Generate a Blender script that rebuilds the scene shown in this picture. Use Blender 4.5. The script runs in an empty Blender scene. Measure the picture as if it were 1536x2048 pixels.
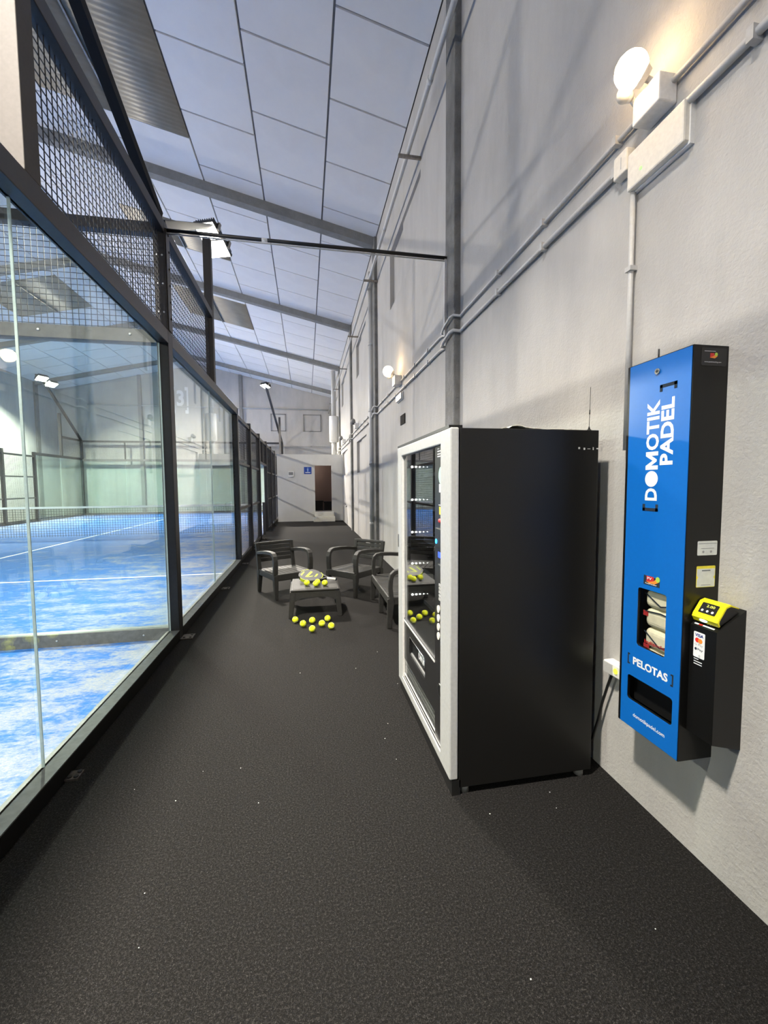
import bpy, bmesh, math, random
from mathutils import Vector, Matrix
random.seed(7)
sc = bpy.context.scene
C = sc.collection

# ------------------------------------------------------------------ camera, world, exposure, lights
CAM_H = 1.468
cd = bpy.data.cameras.new('camera'); cam = bpy.data.objects.new('camera', cd); C.objects.link(cam)
yaw, pitch, roll = 0.1816, 0.0645, -0.0073
fw = Vector((math.sin(yaw)*math.cos(pitch), math.cos(yaw)*math.cos(pitch), -math.sin(pitch)))
rt = Vector((math.cos(yaw), -math.sin(yaw), 0)); up = rt.cross(fw)
r2 = rt*math.cos(roll) + up*math.sin(roll); u2 = up*math.cos(roll) - rt*math.sin(roll)
cam.matrix_world = Matrix(((r2.x, u2.x, -fw.x, 0), (r2.y, u2.y, -fw.y, 0), (r2.z, u2.z, -fw.z, CAM_H), (0, 0, 0, 1)))
cd.sensor_fit = 'VERTICAL'; cd.sensor_height = 36.0; cd.lens = 36.0*843.8/2048.0
cd.clip_start = 0.05; cd.clip_end = 200
sc.camera = cam
sc.view_settings.view_transform = 'Standard'; sc.view_settings.look = 'None'
sc.view_settings.gamma = 1.0; sc.view_settings.use_curve_mapping = False
sc.view_settings.exposure = 0.60
sc.cycles.max_bounces = 8; sc.cycles.diffuse_bounces = 4; sc.cycles.glossy_bounces = 3
sc.cycles.transmission_bounces = 6; sc.cycles.transparent_max_bounces = 40
sc.cycles.caustics_reflective = False; sc.cycles.caustics_refractive = False
sc.cycles.sample_clamp_indirect = 6.0
sc.cycles.use_adaptive_sampling = True; sc.cycles.adaptive_threshold = 0.04; sc.cycles.use_light_tree = False
w = bpy.data.worlds.new('world'); sc.world = w; w.use_nodes = True
w.node_tree.nodes['Background'].inputs[0].default_value = (0.6, 0.7, 1, 1)
w.node_tree.nodes['Background'].inputs[1].default_value = 0.02

FLOOD_COL = (1.0, 0.92, 0.80)
# floodlights of the hall: (position, facing, watts, label, group)
FLOODS = [
    ((-1.66, 8.33, 6.03), (-.16, -.42, -.89), 215, 'upper of the two lit floodlights above the pole beside the black tie rod'),
    ((-1.50, 8.33, 5.74), (-.14, -.44, -.89), 215, 'lower of the two lit floodlights above the pole beside the black tie rod'),
    ((-1.75, 20.2, 5.98), (-.25, -.25, -.93), 1250, 'distant lit floodlight on a leaning arm above the changing room'),
    ((-10.8, 20.3, 6.0), (.40, -.22, -.88), 900, 'brighter left one of two floodlights over the far left court corner'),
    ((-10.65, 20.7, 5.85), (.45, -.20, -.88), 600, 'dimmer right one of two floodlights over the far left court corner'),
    ((-10.8, 8.33, 6.0), (.50, .45, -.74), 480, 'floodlight across the court, out of the frame, beyond the shared glass wall'),
    ((-10.8, .25, 6.0), (.45, .35, -.82), 300, 'floodlight across the court, out of the frame, before the shared glass wall'),
    ((-1.66, .25, 6.03), (.0, .24, -.97), 205, 'upper of two floodlights out of the frame above the camera'),
    ((-1.50, .25, 5.74), (.0, .24, -.97), 205, 'lower of two floodlights out of the frame above the camera'),
    ((-1.66, -11.7, 6.0), (-.42, .30, -.86), 480, 'floodlight behind the camera on the corridor side'),
    ((-10.8, -11.7, 6.0), (.45, .30, -.84), 480, 'floodlight behind the camera on the far side'),
]
def aim(o, d):
    o.rotation_mode = 'QUATERNION'; o.rotation_quaternion = Vector(d).to_track_quat('-Z', 'Y')
for i, (p, d, wt, lab) in enumerate(FLOODS):
    L = bpy.data.lights.new('flood_light', 'AREA'); L.shape = 'RECTANGLE'; L.size = .34; L.size_y = .26
    L.energy = wt; L.color = FLOOD_COL; L.spread = math.radians(94 if p[0] > -1.7 and p[1] < 10 else (145 if p[0] > -2 else 165))
    o = bpy.data.objects.new('flood_light', L); C.objects.link(o)
    dv = Vector(d).normalized(); o.location = Vector(p) + dv*.012; aim(o, dv)

# ------------------------------------------------------------------ materials
MATS = {}
class NT:
    def __init__(s, name):
        s.m = bpy.data.materials.new(name); s.m.use_nodes = True; s.t = s.m.node_tree
        s.b = s.t.nodes['Principled BSDF']; MATS[name] = s.m
    def n(s, ty, **k):
        nd = s.t.nodes.new(ty)
        for a, v in k.items():
            if a.startswith('_'): setattr(nd, a[1:], v)
        return nd
    def l(s, a, b): s.t.links.new(a, b)
    def coord(s, scale=(1, 1, 1), rot=(0, 0, 0), kind='Object'):
        tc = s.n('ShaderNodeTexCoord'); mp = s.n('ShaderNodeMapping')
        mp.inputs['Scale'].default_value = scale; mp.inputs['Rotation'].default_value = rot
        s.l(tc.outputs[kind], mp.inputs['Vector']); return mp.outputs[0]
    def noise(s, vec, scale, detail=4, rough=.55):
        nd = s.n('ShaderNodeTexNoise'); nd.inputs['Scale'].default_value = scale
        nd.inputs['Detail'].default_value = min(detail, 5); nd.inputs['Roughness'].default_value = rough
        s.l(vec, nd.inputs['Vector']); return nd.outputs['Fac']
    def ramp(s, fac, stops):
        r = s.n('ShaderNodeValToRGB'); e = r.color_ramp.elements
        while len(e) < len(stops): e.new(.5)
        for k, (p, c) in enumerate(stops):
            e[k].position = p; e[k].color = (*c, 1) if len(c) == 3 else c
        s.l(fac, r.inputs[0]); return r.outputs[0]
    def mix(s, f, a, b, mode='MIX'):
        x = s.n('ShaderNodeMix'); x.data_type = 'RGBA'; x.blend_type = mode
        for sock, v in ((x.inputs[0], f), (x.inputs[6], a), (x.inputs[7], b)):
            if isinstance(v, (int, float)): sock.default_value = v
            elif isinstance(v, tuple): sock.default_value = (*v, 1)
            else: s.l(v, sock)
        return x.outputs[2]
    def math(s, op, a, b=0.0, clamp=False):
        x = s.n('ShaderNodeMath'); x.operation = op; x.use_clamp = clamp
        for sock, v in ((x.inputs[0], a), (x.inputs[1], b)):
            if isinstance(v, (int, float)): sock.default_value = v
            else: s.l(v, sock)
        return x.outputs[0]
    def bump(s, h, strength=.3, dist=.01):
        b = s.n('ShaderNodeBump'); b.inputs['Strength'].default_value = strength; b.inputs['Distance'].default_value = dist
        s.l(h, b.inputs['Height']); s.l(b.outputs[0], s.b.inputs['Normal'])
    def base(s, c):
        if isinstance(c, tuple): s.b.inputs['Base Color'].default_value = (*c, 1)
        else: s.l(c, s.b.inputs['Base Color'])
def flat(name, c, rough=.5, metal=0.0, spec=.5, grain=0.06, gs=60, bump=0.0):
    m = NT(name); v = m.coord(); f = m.noise(v, gs, 3)
    lo = tuple(max(0, x*(1-grain)) for x in c); hi = tuple(min(1, x*(1+grain)) for x in c)
    m.base(m.ramp(f, [(.3, lo), (.7, hi)]))
    m.b.inputs['Roughness'].default_value = rough; m.b.inputs['Metallic'].default_value = metal
    m.b.inputs['Specular IOR Level'].default_value = spec
    if bump: m.bump(f, bump, .002)
    return m.m
def emit(name, c, s):
    m = NT(name); m.base(tuple(min(1, x) for x in c)); m.b.inputs['Emission Color'].default_value = (*c, 1)
    m.b.inputs['Emission Strength'].default_value = s
    if name != 'lamp_warm': m.m.cycles.emission_sampling = 'NONE'
    return m.m

def wallmat(name, a, b, c, bump=.35, streak=.6, sv=(1.6, 1.6, .42)):
    m = NT(name); v = m.coord()
    big = m.noise(v, .7, 5, .6)
    st = m.noise(m.coord(sv), 2.2, 8, .68)
    col = m.mix(m.ramp(st, [(.38, (0, 0, 0)), (.72, (1, 1, 1))]), a, b)
    col = m.mix(m.math('MULTIPLY', m.ramp(big, [(.5, (0, 0, 0)), (.78, (1, 1, 1))]), streak), col, c)
    m.base(col); m.b.inputs['Roughness'].default_value = .72; m.b.inputs['Specular IOR Level'].default_value = .3
    h = m.math('ADD', m.noise(v, 75, 6, .62), m.math('MULTIPLY', m.noise(v, 14, 4, .6), 1.1))
    m.bump(h, bump, .012); return m.m
wallmat('wall_paint', (.480, .466, .442), (.420, .408, .388), (.315, .307, .292))
wallmat('room_paint', (.66, .655, .62), (.62, .615, .58), (.54, .535, .50), .15)
wallmat('ceiling_paint', (.86, .86, .865), (.83, .83, .84), (.72, .72, .73), .06, .5)
wallmat('concrete', (.22, .22, .212), (.13, .13, .125), (.08, .08, .077), .9, .8, (3, 3, 2.2))
wallmat('beam_concrete', (.25, .25, .245), (.20, .20, .195), (.13, .13, .125), .7, .6, (3, 3, 2.5))
flat('joint', (.22, .225, .24), .8)

m = NT('carpet'); v = m.coord()
f = m.math('ADD', m.math('MULTIPLY', m.noise(v, 120, 4, .8), .5), m.math('MULTIPLY', m.noise(v, 300, 3, .8), .5)); g = m.noise(v, 1.3, 4); fl = m.noise(v, 260, 2, .5)
col = m.ramp(f, [(.41, (.0016, .0015, .0014)), (.50, (.0088, .0082, .0078)), (.58, (.040, .0375, .0355)), (.66, (.14, .131, .124))])
col = m.mix(m.ramp(fl, [(.70, (0, 0, 0)), (.80, (1, 1, 1))]), col, (.12, .112, .105))
col = m.mix(m.math('MULTIPLY', g, .45), col, (.012, .011, .011)); m.base(col)
m.b.inputs['Roughness'].default_value = .95; m.b.inputs['Specular IOR Level'].default_value = .15
m.bump(f, .9, .006)

m = NT('turf'); tc = m.n('ShaderNodeTexCoord'); sp = m.n('ShaderNodeSeparateXYZ'); m.l(tc.outputs['Object'], sp.inputs[0])
sx = sp.outputs[0]
d1 = m.math('ABSOLUTE', m.math('ADD', sx, 6.2)); edge = m.math('DIVIDE', m.math('SUBTRACT', d1, 1.2), 3.7, True)
n1 = m.noise(m.coord((1.0, 1.9, 1), (0, 0, .35)), 1.7, 12, .80); n2 = m.noise(m.coord((1.0, 2.4, 1), (0, 0, .3)), 16, 6, .8)
s_ = m.math('ADD', m.math('MULTIPLY', n1, .75), m.math('MULTIPLY', n2, .35))
s_ = m.math('ADD', s_, m.math('MULTIPLY', edge, .13))
sand = m.math('MULTIPLY', m.ramp(s_, [(.585, (0, 0, 0)), (.71, (1, 1, 1))]), m.ramp(m.noise(m.coord((1, 1.6, 1)), 45, 6, .85), [(.36, (.35, .35, .35)), (.56, (1, 1, 1))]))
fib = m.noise(m.coord((1, 3, 1)), 160, 2)
blue = m.mix(n2, (.010, .077, .29), (.019, .130, .42)); blue = m.mix(m.math('MULTIPLY', fib, .22), blue, (.07, .18, .41))
m.base(m.mix(m.math('MULTIPLY', sand, .85), blue, (.315, .295, .270)))
m.b.inputs['Roughness'].default_value = .8; m.b.inputs['Specular IOR Level'].default_value = .2
m.bump(m.math('ADD', fib, n2), .5, .01)

flat('line_white', (.8, .8, .8), .7)
flat('black_steel', (.016, .015, .016), .42, 0, .5, .15, 40)
flat('arm_black', (.006, .0058, .0058), .6, 0, .2)
flat('pole_grey', (.085, .078, .074), .55, 0, .2)
flat('pole_dark', (.05, .045, .04), .5, 0, .3)
flat('brown_steel', (.035, .030, .028), .38, 0, .5, .12, 40)
flat('cap_steel', (.13, .13, .125), .5, 0, .4, .2, 25)  # paler tone for the rail tops, light put into the colour
flat('rail_steel', (.10, .10, .098), .45, 0, .5, .2, 25)
flat('galvanised', (.30, .27, .24), .42, .7, .5, .25, 30)
flat('plate_rust', (.075, .062, .055), .55, .3, .5, .4, 40)
flat('chrome', (.62, .62, .62), .2, 1.0)
flat('bolt_steel', (.7, .7, .7), .3, .9)
flat('wire', (.012, .012, .013), .5)
flat('conduit_grey', (.48, .475, .46), .45)
flat('pipe_paint', (.52, .525, .52), .5)
flat('white_plastic', (.78, .77, .74), .4)
flat('cream_plastic', (.72, .68, .60), .4)
flat('white_enamel', (.80, .80, .80), .22)
flat('black_plastic', (.010, .010, .010), .4)
flat('cabinet_black', (.0048, .0047, .0045), .38, 0, .35, .2, 500)
flat('vending_black', (.008, .0077, .0073), .38, 0, .4, .15, 300)
flat('vending_frame', (.43, .43, .42), .45)
flat('frame_bright', (.72, .71, .68), .35)
flat('plate_matt', (.05, .048, .047), .95, 0, .05)
flat('panel_black', (.014, .014, .015), .3)
flat('interior_black', (.005, .005, .0055), .55, 0, .3)
flat('shelf_grey', (.10, .10, .10), .5)
flat('blue_face', (.005, .14, .52), .32, 0, .5, .02)
flat('print_white', (.86, .86, .86), .5)
flat('print_dark', (.025, .035, .05), .85, 0, .1)
flat('print_red', (.60, .03, .03), .45)
flat('print_orange', (.85, .28, .04), .45)
flat('print_green', (.42, .62, .08), .45)
flat('print_mc_red', (.80, .03, .02), .45)
flat('print_navy', (.02, .04, .25), .45)
flat('print_grey', (.35, .35, .35), .5)
flat('sticker_white', (.72, .74, .70), .4)
flat('sticker_mint', (.45, .72, .58), .4)
flat('sticker_yellow', (.85, .75, .05), .4)
flat('terminal_yellow', (.88, .78, .015), .35)
flat('resin', (.022, .0212, .020), .55, 0, .35, .2, 30, .1)
flat('resin_dark', (.045, .043, .041), .6, 0, .4, .2, 30, .1)
flat('pack_cream', (.82, .77, .55), .4, 0, .5, .12, 25)
flat('pack_red', (.42, .03, .03), .4)
flat('racket_grey', (.055, .055, .055), .5, 0, .2)
flat('racket_lime', (.42, .50, .03), .5, 0, .2)
flat('cloth', (.78, .73, .62), .9)
flat('sign_blue', (.02, .07, .36), .4)
flat('sign_light', (.30, .45, .75), .4)
flat('room_inside', (.20, .145, .125), .7)
flat('room_floor', (.22, .21, .20), .7)
flat('step_paint', (.84, .81, .70), .6)
flat('screen_grey', (.22, .22, .22), .4)
m = NT('ball_felt'); f = m.noise(m.coord(), 300, 3)
m.base(m.ramp(f, [(.3, (.55, .62, .003)), (.7, (.78, .82, .012))])); m.b.inputs['Roughness'].default_value = .9; m.bump(f, .5, .002)
m = NT('skylight_sheet'); f = m.noise(m.coord(), 3, 5)
m.base(m.ramp(f, [(.3, (.27, .235, .18)), (.7, (.35, .31, .24))])); m.b.inputs['Roughness'].default_value = .5
emit('lamp_white', (1.0, .96, .90), 14); emit('lamp_warm', (1.0, .70, .38), 26)
emit('led_white', (1, .97, .92), 14); emit('led_blue', (.03, .35, 1), 2.5); emit('lcd_blue', (.02, .06, 1), 1.6)  # the white glow serves dots that imitate reflections in the vending glazing
emit('led_green', (.25, .8, .15), 1.2); emit('led_lime', (.7, .8, .05), .8); emit('screen_text', (.75, .8, .1), .8)
emit('led_ice', (.55, .9, 1), 1.0); emit('window_light', (1, .97, .95), 1.4)

def glassmat(name, tint, ior_f=.04, rough=0.0, extra=0.0):
    m = NT(name); t = m.t; t.nodes.remove(m.b)
    lw = m.n('ShaderNodeLayerWeight'); lw.inputs['Blend'].default_value = .5
    f = m.math('ADD', m.math('MULTIPLY', m.math('POWER', lw.outputs['Facing'], 5.0), 1-ior_f), ior_f + extra, True)
    tr = m.n('ShaderNodeBsdfTransparent'); tr.inputs[0].default_value = (*tint, 1)
    gl = m.n('ShaderNodeBsdfGlossy'); gl.inputs['Roughness'].default_value = rough; gl.inputs[0].default_value = (1, 1, 1, 1)
    mx = m.n('ShaderNodeMixShader'); m.l(f, mx.inputs[0]); m.l(tr.outputs[0], mx.inputs[1]); m.l(gl.outputs[0], mx.inputs[2])
    m.l(mx.outputs[0], t.nodes['Material Output'].inputs['Surface']); return m.m
glassmat('court_glass', (.91, .965, .945)); glassmat('display_glass', (.74, .76, .76), .05, 0.0, .06); glassmat('clear_pane', (.97, .97, .97))
flat('glass_edge', (.62, .72, .68), .25)

# ------------------------------------------------------------------ geometry helpers
def box(bm, x0, x1, y0, y1, z0, z1, mi=0, bev=0, seg=2, M=None):
    vs = [bm.verts.new((x, y, z)) for x in (x0, x1) for y in (y0, y1) for z in (z0, z1)]
    fs = [(0, 1, 3, 2), (4, 6, 7, 5), (0, 4, 5, 1), (2, 3, 7, 6), (0, 2, 6, 4), (1, 5, 7, 3)]
    F = [bm.faces.new([vs[i] for i in f]) for f in fs]
    for f in F: f.material_index = mi
    if bev:
        E = list({e for f in F for e in f.edges})
        r = bmesh.ops.bevel(bm, geom=E, offset=bev, segments=seg, affect='EDGES', profile=.5)
        for f in r['faces']: f.material_index = mi
        vs = list({v for f in r['faces'] for v in f.verts} | {v for f in F if f.is_valid for v in f.verts})
    if M is not None:
        for v in vs: v.co = M @ v.co
    return F
def frame_of(d):
    d = Vector(d).normalized(); a = Vector((0, 0, 1)) if abs(d.z) < .95 else Vector((1, 0, 0))
    u = d.cross(a).normalized(); return u, u.cross(d).normalized()
def cyl(bm, p0, p1, r0, r1=None, n=12, mi=0, cap=True):
    r1 = r0 if r1 is None else r1; p0, p1 = Vector(p0), Vector(p1); u, v = frame_of(p1-p0)
    A = []; Bv = []
    for k in range(n):
        a = 2*math.pi*k/n; d = u*math.cos(a)+v*math.sin(a)
        A.append(bm.verts.new(p0+d*r0)); Bv.append(bm.verts.new(p1+d*r1))
    for k in range(n):
        f = bm.faces.new([A[k], A[(k+1) % n], Bv[(k+1) % n], Bv[k]]); f.smooth = True; f.material_index = mi
    if cap:
        f = bm.faces.new(A[::-1]); f.material_index = mi; f = bm.faces.new(Bv); f.material_index = mi
def tube(bm, pts, r, n=8, mi=0):
    pts = [Vector(p) for p in pts]; rings = []; pu = None
    for i, p in enumerate(pts):
        d = (pts[min(i+1, len(pts)-1)] - pts[max(i-1, 0)]).normalized()
        if pu is None: u, _ = frame_of(d)
        else: u = (pu - d*pu.dot(d)).normalized()
        pu = u; v = d.cross(u)
        rings.append([bm.verts.new(p+(u*math.cos(2*math.pi*k/n)+v*math.sin(2*math.pi*k/n))*r) for k in range(n)])
    for a, b in zip(rings, rings[1:]):
        for k in range(n):
            f = bm.faces.new([a[k], a[(k+1) % n], b[(k+1) % n], b[k]]); f.smooth = True; f.material_index = mi
    bm.faces.new(rings[0][::-1]); bm.faces.new(rings[-1])
def beam(bm, p0, p1, w, h, upv=(0, 0, 1), mi=0):
    p0, p1 = Vector(p0), Vector(p1); d = (p1-p0).normalized(); s = d.cross(Vector(upv)).normalized(); t = s.cross(d)
    A = [bm.verts.new(p+s*a*w/2+t*b*h/2) for p in (p0, p1) for a, b in ((-1, -1), (1, -1), (1, 1), (-1, 1))]
    for q in ((3, 2, 1, 0), (4, 5, 6, 7), (0, 1, 5, 4), (1, 2, 6, 5), (2, 3, 7, 6), (3, 0, 4, 7)):
        f = bm.faces.new([A[i] for i in q]); f.material_index = mi
def prism(bm, pts, ext, mi=0, smooth=False):
    ext = Vector(ext); A = [bm.verts.new(Vector(p)) for p in pts]; Bv = [bm.verts.new(Vector(p)+ext) for p in pts]; n = len(A)
    fa = bm.faces.new(A); fb = bm.faces.new(Bv[::-1]); fa.material_index = fb.material_index = mi
    for k in range(n):
        f = bm.faces.new([A[k], Bv[k], Bv[(k+1) % n], A[(k+1) % n]]); f.material_index = mi; f.smooth = smooth
def sphere(bm, c, r, u=16, v=10, mi=0, sc_=(1, 1, 1)):
    M = Matrix.Translation(Vector(c)) @ Matrix.Diagonal((*sc_, 1))
    res = bmesh.ops.create_uvsphere(bm, u_segments=u, v_segments=v, radius=r, matrix=M)
    for f in {f for v_ in res['verts'] for f in v_.link_faces}: f.smooth = True; f.material_index = mi
def rrect(u0, u1, v0, v1, r, n=4):
    P = []
    for cx, cy, a0 in ((u1-r, v1-r, 0), (u0+r, v1-r, 90), (u0+r, v0+r, 180), (u1-r, v0+r, 270)):
        for k in range(n+1):
            a = math.radians(a0+90*k/n); P.append((cx+r*math.cos(a), cy+r*math.sin(a)))
    return P
def oval(cu, cv, ru, rv, n=24): return [(cu+ru*math.cos(2*math.pi*k/n), cv+rv*math.sin(2*math.pi*k/n)) for k in range(n)]
def bridge_loops(bm, A, Bv, mi=0):
    n = len(A)
    for k in range(n):
        f = bm.faces.new([A[k], A[(k+1) % n], Bv[(k+1) % n], Bv[k]]); f.material_index = mi
def bm_(): return bmesh.new()
def wmat(o):
    M = o.matrix_basis.copy()
    while o.parent: o = o.parent; M = o.matrix_basis @ M
    return M
def ob(name, bm, mats, parent=None, local=False, kind=None):
    me = bpy.data.meshes.new(name); bmesh.ops.recalc_face_normals(bm, faces=bm.faces[:]); bm.to_mesh(me); bm.free()
    for x in (mats if isinstance(mats, (list, tuple)) else [mats]): me.materials.append(MATS[x])
    o = bpy.data.objects.new(name, me); C.objects.link(o)
    if parent is not None:
        if not local: me.transform(wmat(parent).inverted())
        o.parent = parent
    if kind: o['kind'] = kind
    return o
def tag(o, label, cat=None, group=None, kind=None):
    o['label'] = label
    if cat: o['category'] = cat
    if group: o['group'] = group
    if kind: o['kind'] = kind
    return o
def thing(name, label, cat, loc=(0, 0, 0), rotz=0, group=None):
    o = bpy.data.objects.new(name, None); C.objects.link(o); o.location = loc; o.rotation_euler = (0, 0, rotz)
    o.empty_display_size = .1
    return tag(o, label, cat, group)
def struct(name, bm, mats, parent=None): return ob(name, bm, mats, parent, kind=None if parent else 'structure')
def copy_tree(o, parent=None):
    c = o.copy(); C.objects.link(c); c.parent = parent
    for ch in list(o.children): copy_tree(ch, c)
    return c
def bx(name, mats, parent, *a, **k):
    b = bm_(); box(b, *a, **k); return ob(name, b, mats, parent)
def text(name, s, O, U, V, wd, ht, mat, parent, off=0.0, keep=False, lift=.0006):
    """flat lettering: O lower-left corner, U reading direction, V up direction, fitted to wd x ht"""
    cu = bpy.data.curves.new('t', 'FONT'); cu.body = s; cu.offset = off; cu.resolution_u = 3
    to = bpy.data.objects.new('t', cu); C.objects.link(to); dg = bpy.context.evaluated_depsgraph_get()
    me = bpy.data.meshes.new_from_object(to.evaluated_get(dg)); bpy.data.objects.remove(to); bpy.data.curves.remove(cu)
    xs = [v.co.x for v in me.vertices]; ys = [v.co.y for v in me.vertices]
    x0, x1, y0, y1 = min(xs), max(xs), min(ys), max(ys)
    O, U, V = Vector(O), Vector(U).normalized(), Vector(V).normalized(); N = U.cross(V)
    sx_, sy_ = wd/(x1-x0), ht/(y1-y0)
    if keep: sx_ = sy_ = min(sx_, sy_)
    for v in me.vertices: v.co = O + U*(v.co.x-x0)*sx_ + V*(v.co.y-y0)*sy_ + N*lift
    me.name = name; me.materials.append(MATS[mat])
    o = bpy.data.objects.new(name, me); C.objects.link(o)
    if parent is not None: me.transform(wmat(parent).inverted()); o.parent = parent
    return o
def decal(name, pts2, O, U, V, mat, parent, lift=.0005, th=.0004):
    O, U, V = Vector(O), Vector(U).normalized(), Vector(V).normalized(); N = U.cross(V); b = bm_()
    prism(b, [O+U*p[0]+V*p[1]+N*lift for p in pts2], N*th); return ob(name, b, mat, parent)

# ------------------------------------------------------------------ shell of the hall
XW, XL, YE, YB = 1.478, -12.478, 24.5, -16.5
ZW, SL = 6.42, .222
XR = (XW+XL)/2; ZR = ZW+SL*(XW-XR); TH = math.atan(SL)
def zc(x): return ZR - SL*abs(x-XR)

b = bm_(); box(b, XL-.2, XW+.2, YB-.2, YE+.2, -.2, 0); floor = struct('floor', b, 'carpet')
tag(floor, 'black speckled carpet floor of the hall corridor')
b = bm_(); box(b, -11.2, -1.30, YB+.8, 4.245, 0, .012); t1 = struct('court_turf', b, 'turf'); tag(t1, 'blue sanded turf of the near padel court')
b = bm_(); box(b, -11.2, -1.30, 4.365, 24.1, 0, .012); t2 = struct('court_turf', b, 'turf'); tag(t2, 'blue sanded turf of the far padel court with white lines')
for nm, a in (('court_line', (-11.15, -1.32, 7.30, 7.35)), ('court_line', (-11.15, -1.32, 20.95, 21.0)), ('court_line', (-6.24, -6.19, 7.30, 21.0))):
    bx(nm, 'line_white', t2, a[0], a[1], a[2], a[3], .010, .0145)

# right wall with window recesses
def recess_wall(name, x, s, y0, y1, z0, z1, holes, dep, mats, lab):
    b = bm_(); ys = sorted({y0, y1, *[h[0] for h in holes], *[h[1] for h in holes]}); zs = sorted({z0, z1, *[h[2] for h in holes], *[h[3] for h in holes]})
    def q(*p): b.faces.new([b.verts.new(v) for v in p])
    for a, c in zip(ys, ys[1:]):
        for d, e in zip(zs, zs[1:]):
            my, mz = (a+c)/2, (d+e)/2
            if any(h[0] < my < h[1] and h[2] < mz < h[3] for h in holes): continue
            q((x, a, d), (x, c, d), (x, c, e), (x, a, e))
    X2 = x+s*dep
    for h in holes:
        a, c, d, e = h
        q((X2, a, d), (X2, c, d), (X2, c, e), (X2, a, e))
        q((x, a, d), (X2, a, d), (X2, a, e), (x, a, e)); q((x, c, d), (X2, c, d), (X2, c, e), (x, c, e))
        q((x, a, d), (x, c, d), (X2, c, d), (X2, a, d)); q((x, a, e), (x, c, e), (X2, c, e), (X2, a, e))
    X3 = x+s*.25
    q((X3, y0, z0), (X3, y1, z0), (X3, y1, z1), (X3, y0, z1)); q((x, y0, z1), (x, y1, z1), (X3, y1, z1), (X3, y0, z1))
    q((x, y0, z0), (X3, y0, z0), (X3, y0, z1), (x, y0, z1)); q((x, y1, z0), (X3, y1, z0), (X3, y1, z1), (x, y1, z1))
    bmesh.ops.remove_doubles(b, verts=b.verts[:], dist=1e-5)
    return tag(struct(name, b, mats), lab)
HR = [(5.35, 7.32, 4.46, 5.40), (10.35, 12.27, 4.50, 5.42), (10.35, 12.36, 1.82, 2.71), (15.2, 17.35, 4.58, 5.52),
      (15.2, 17.32, 1.85, 2.76), (19.6, 22.0, 4.58, 5.52)]
wr = recess_wall('wall_right', XW, 1, YB, YE, 0, ZW, HR, .07, 'wall_paint', 'long grey rendered wall on the right of the corridor')
for h in HR:   # narrower inner reveal of each blind window
    bx('window_reveal', 'wall_paint', wr, XW+.035, XW+.075, h[0]+.02, h[1]-.85, h[2], h[3])
wl = recess_wall('wall_left', XL, -1, YB, YE, 0, ZW, [(10.35, 12.27, 4.5, 5.4), (15.2, 17.3, 4.5, 5.4)], .07, 'wall_paint', 'grey wall beyond the far side of the courts')
PIL = [-5.3, -.65, 4.0, 8.68, 13.42, 18.1, 22.75]
for y in PIL:
    b = bm_(); box(b, 1.414, XW+.02, y-.06, y+.20, 0, zc(1.44)-.02, bev=.012); struct('pilaster', b, 'concrete', wr)
    b = bm_(); box(b, XL-.02, XL+.07, y-.06, y+.20, 0, zc(XL)-.02, bev=.012); struct('pilaster', b, 'concrete', wl)
def gable(name, y, s, lab):
    b = bm_(); prism(b, [(XL, y, 0), (XW, y, 0), (XW, y, ZW), (XR, y, ZR), (XL, y, ZW)], (0, s*.25, 0)); return tag(struct(name, b, 'wall_paint'), lab)
we = gable('wall_end', YE, 1, 'grey gable wall closing the far end of the hall'); wb = gable('wall_back', YB, -1, 'grey gable wall behind the camera')
bx('pilaster', 'beam_concrete', we, -3.52, -3.35, YE-.1, YE+.01, 0, zc(-3.43))
bx('pilaster', 'beam_concrete', we, -8.6, -8.43, YE-.1, YE+.01, 0, zc(-8.5))
b = bm_(); cyl(b, (-11, YE-.05, 5.72), (XW, YE-.05, 5.72), .035, n=8); ob('ledge_pipe', b, 'pipe_paint', we)
for (x0, x1, z0, z1) in ((-1.88, -1.05, 4.5, 5.46), (-.1, .9, 4.5, 5.46)):
    for k, a in enumerate(((x0, x1, z1-.05, z1), (x0, x1, z0, z0+.04), (x0, x0+.05, z0, z1), (x1-.05, x1, z0, z1))):
        bx('window_reveal', 'beam_concrete', we, a[0], a[1], YE-.03, YE+.01, a[2], a[3])
# painted court number
text('court_number', '3', (-6.72, YE, 5.74), (1, 0, 0), (0, 0, 1), .37, .85, 'print_white', we, .03, lift=.004)
text('court_number', ']', (-6.30, YE, 5.36), (1, 0, 0), (0, 0, 1), .17, 1.4, 'print_white', we, .02, lift=.004)
text('court_number', '[', (-6.98, YE, 5.36), (1, 0, 0), (0, 0, 1), .17, 1.4, 'print_white', we, .02, lift=.004)

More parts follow.
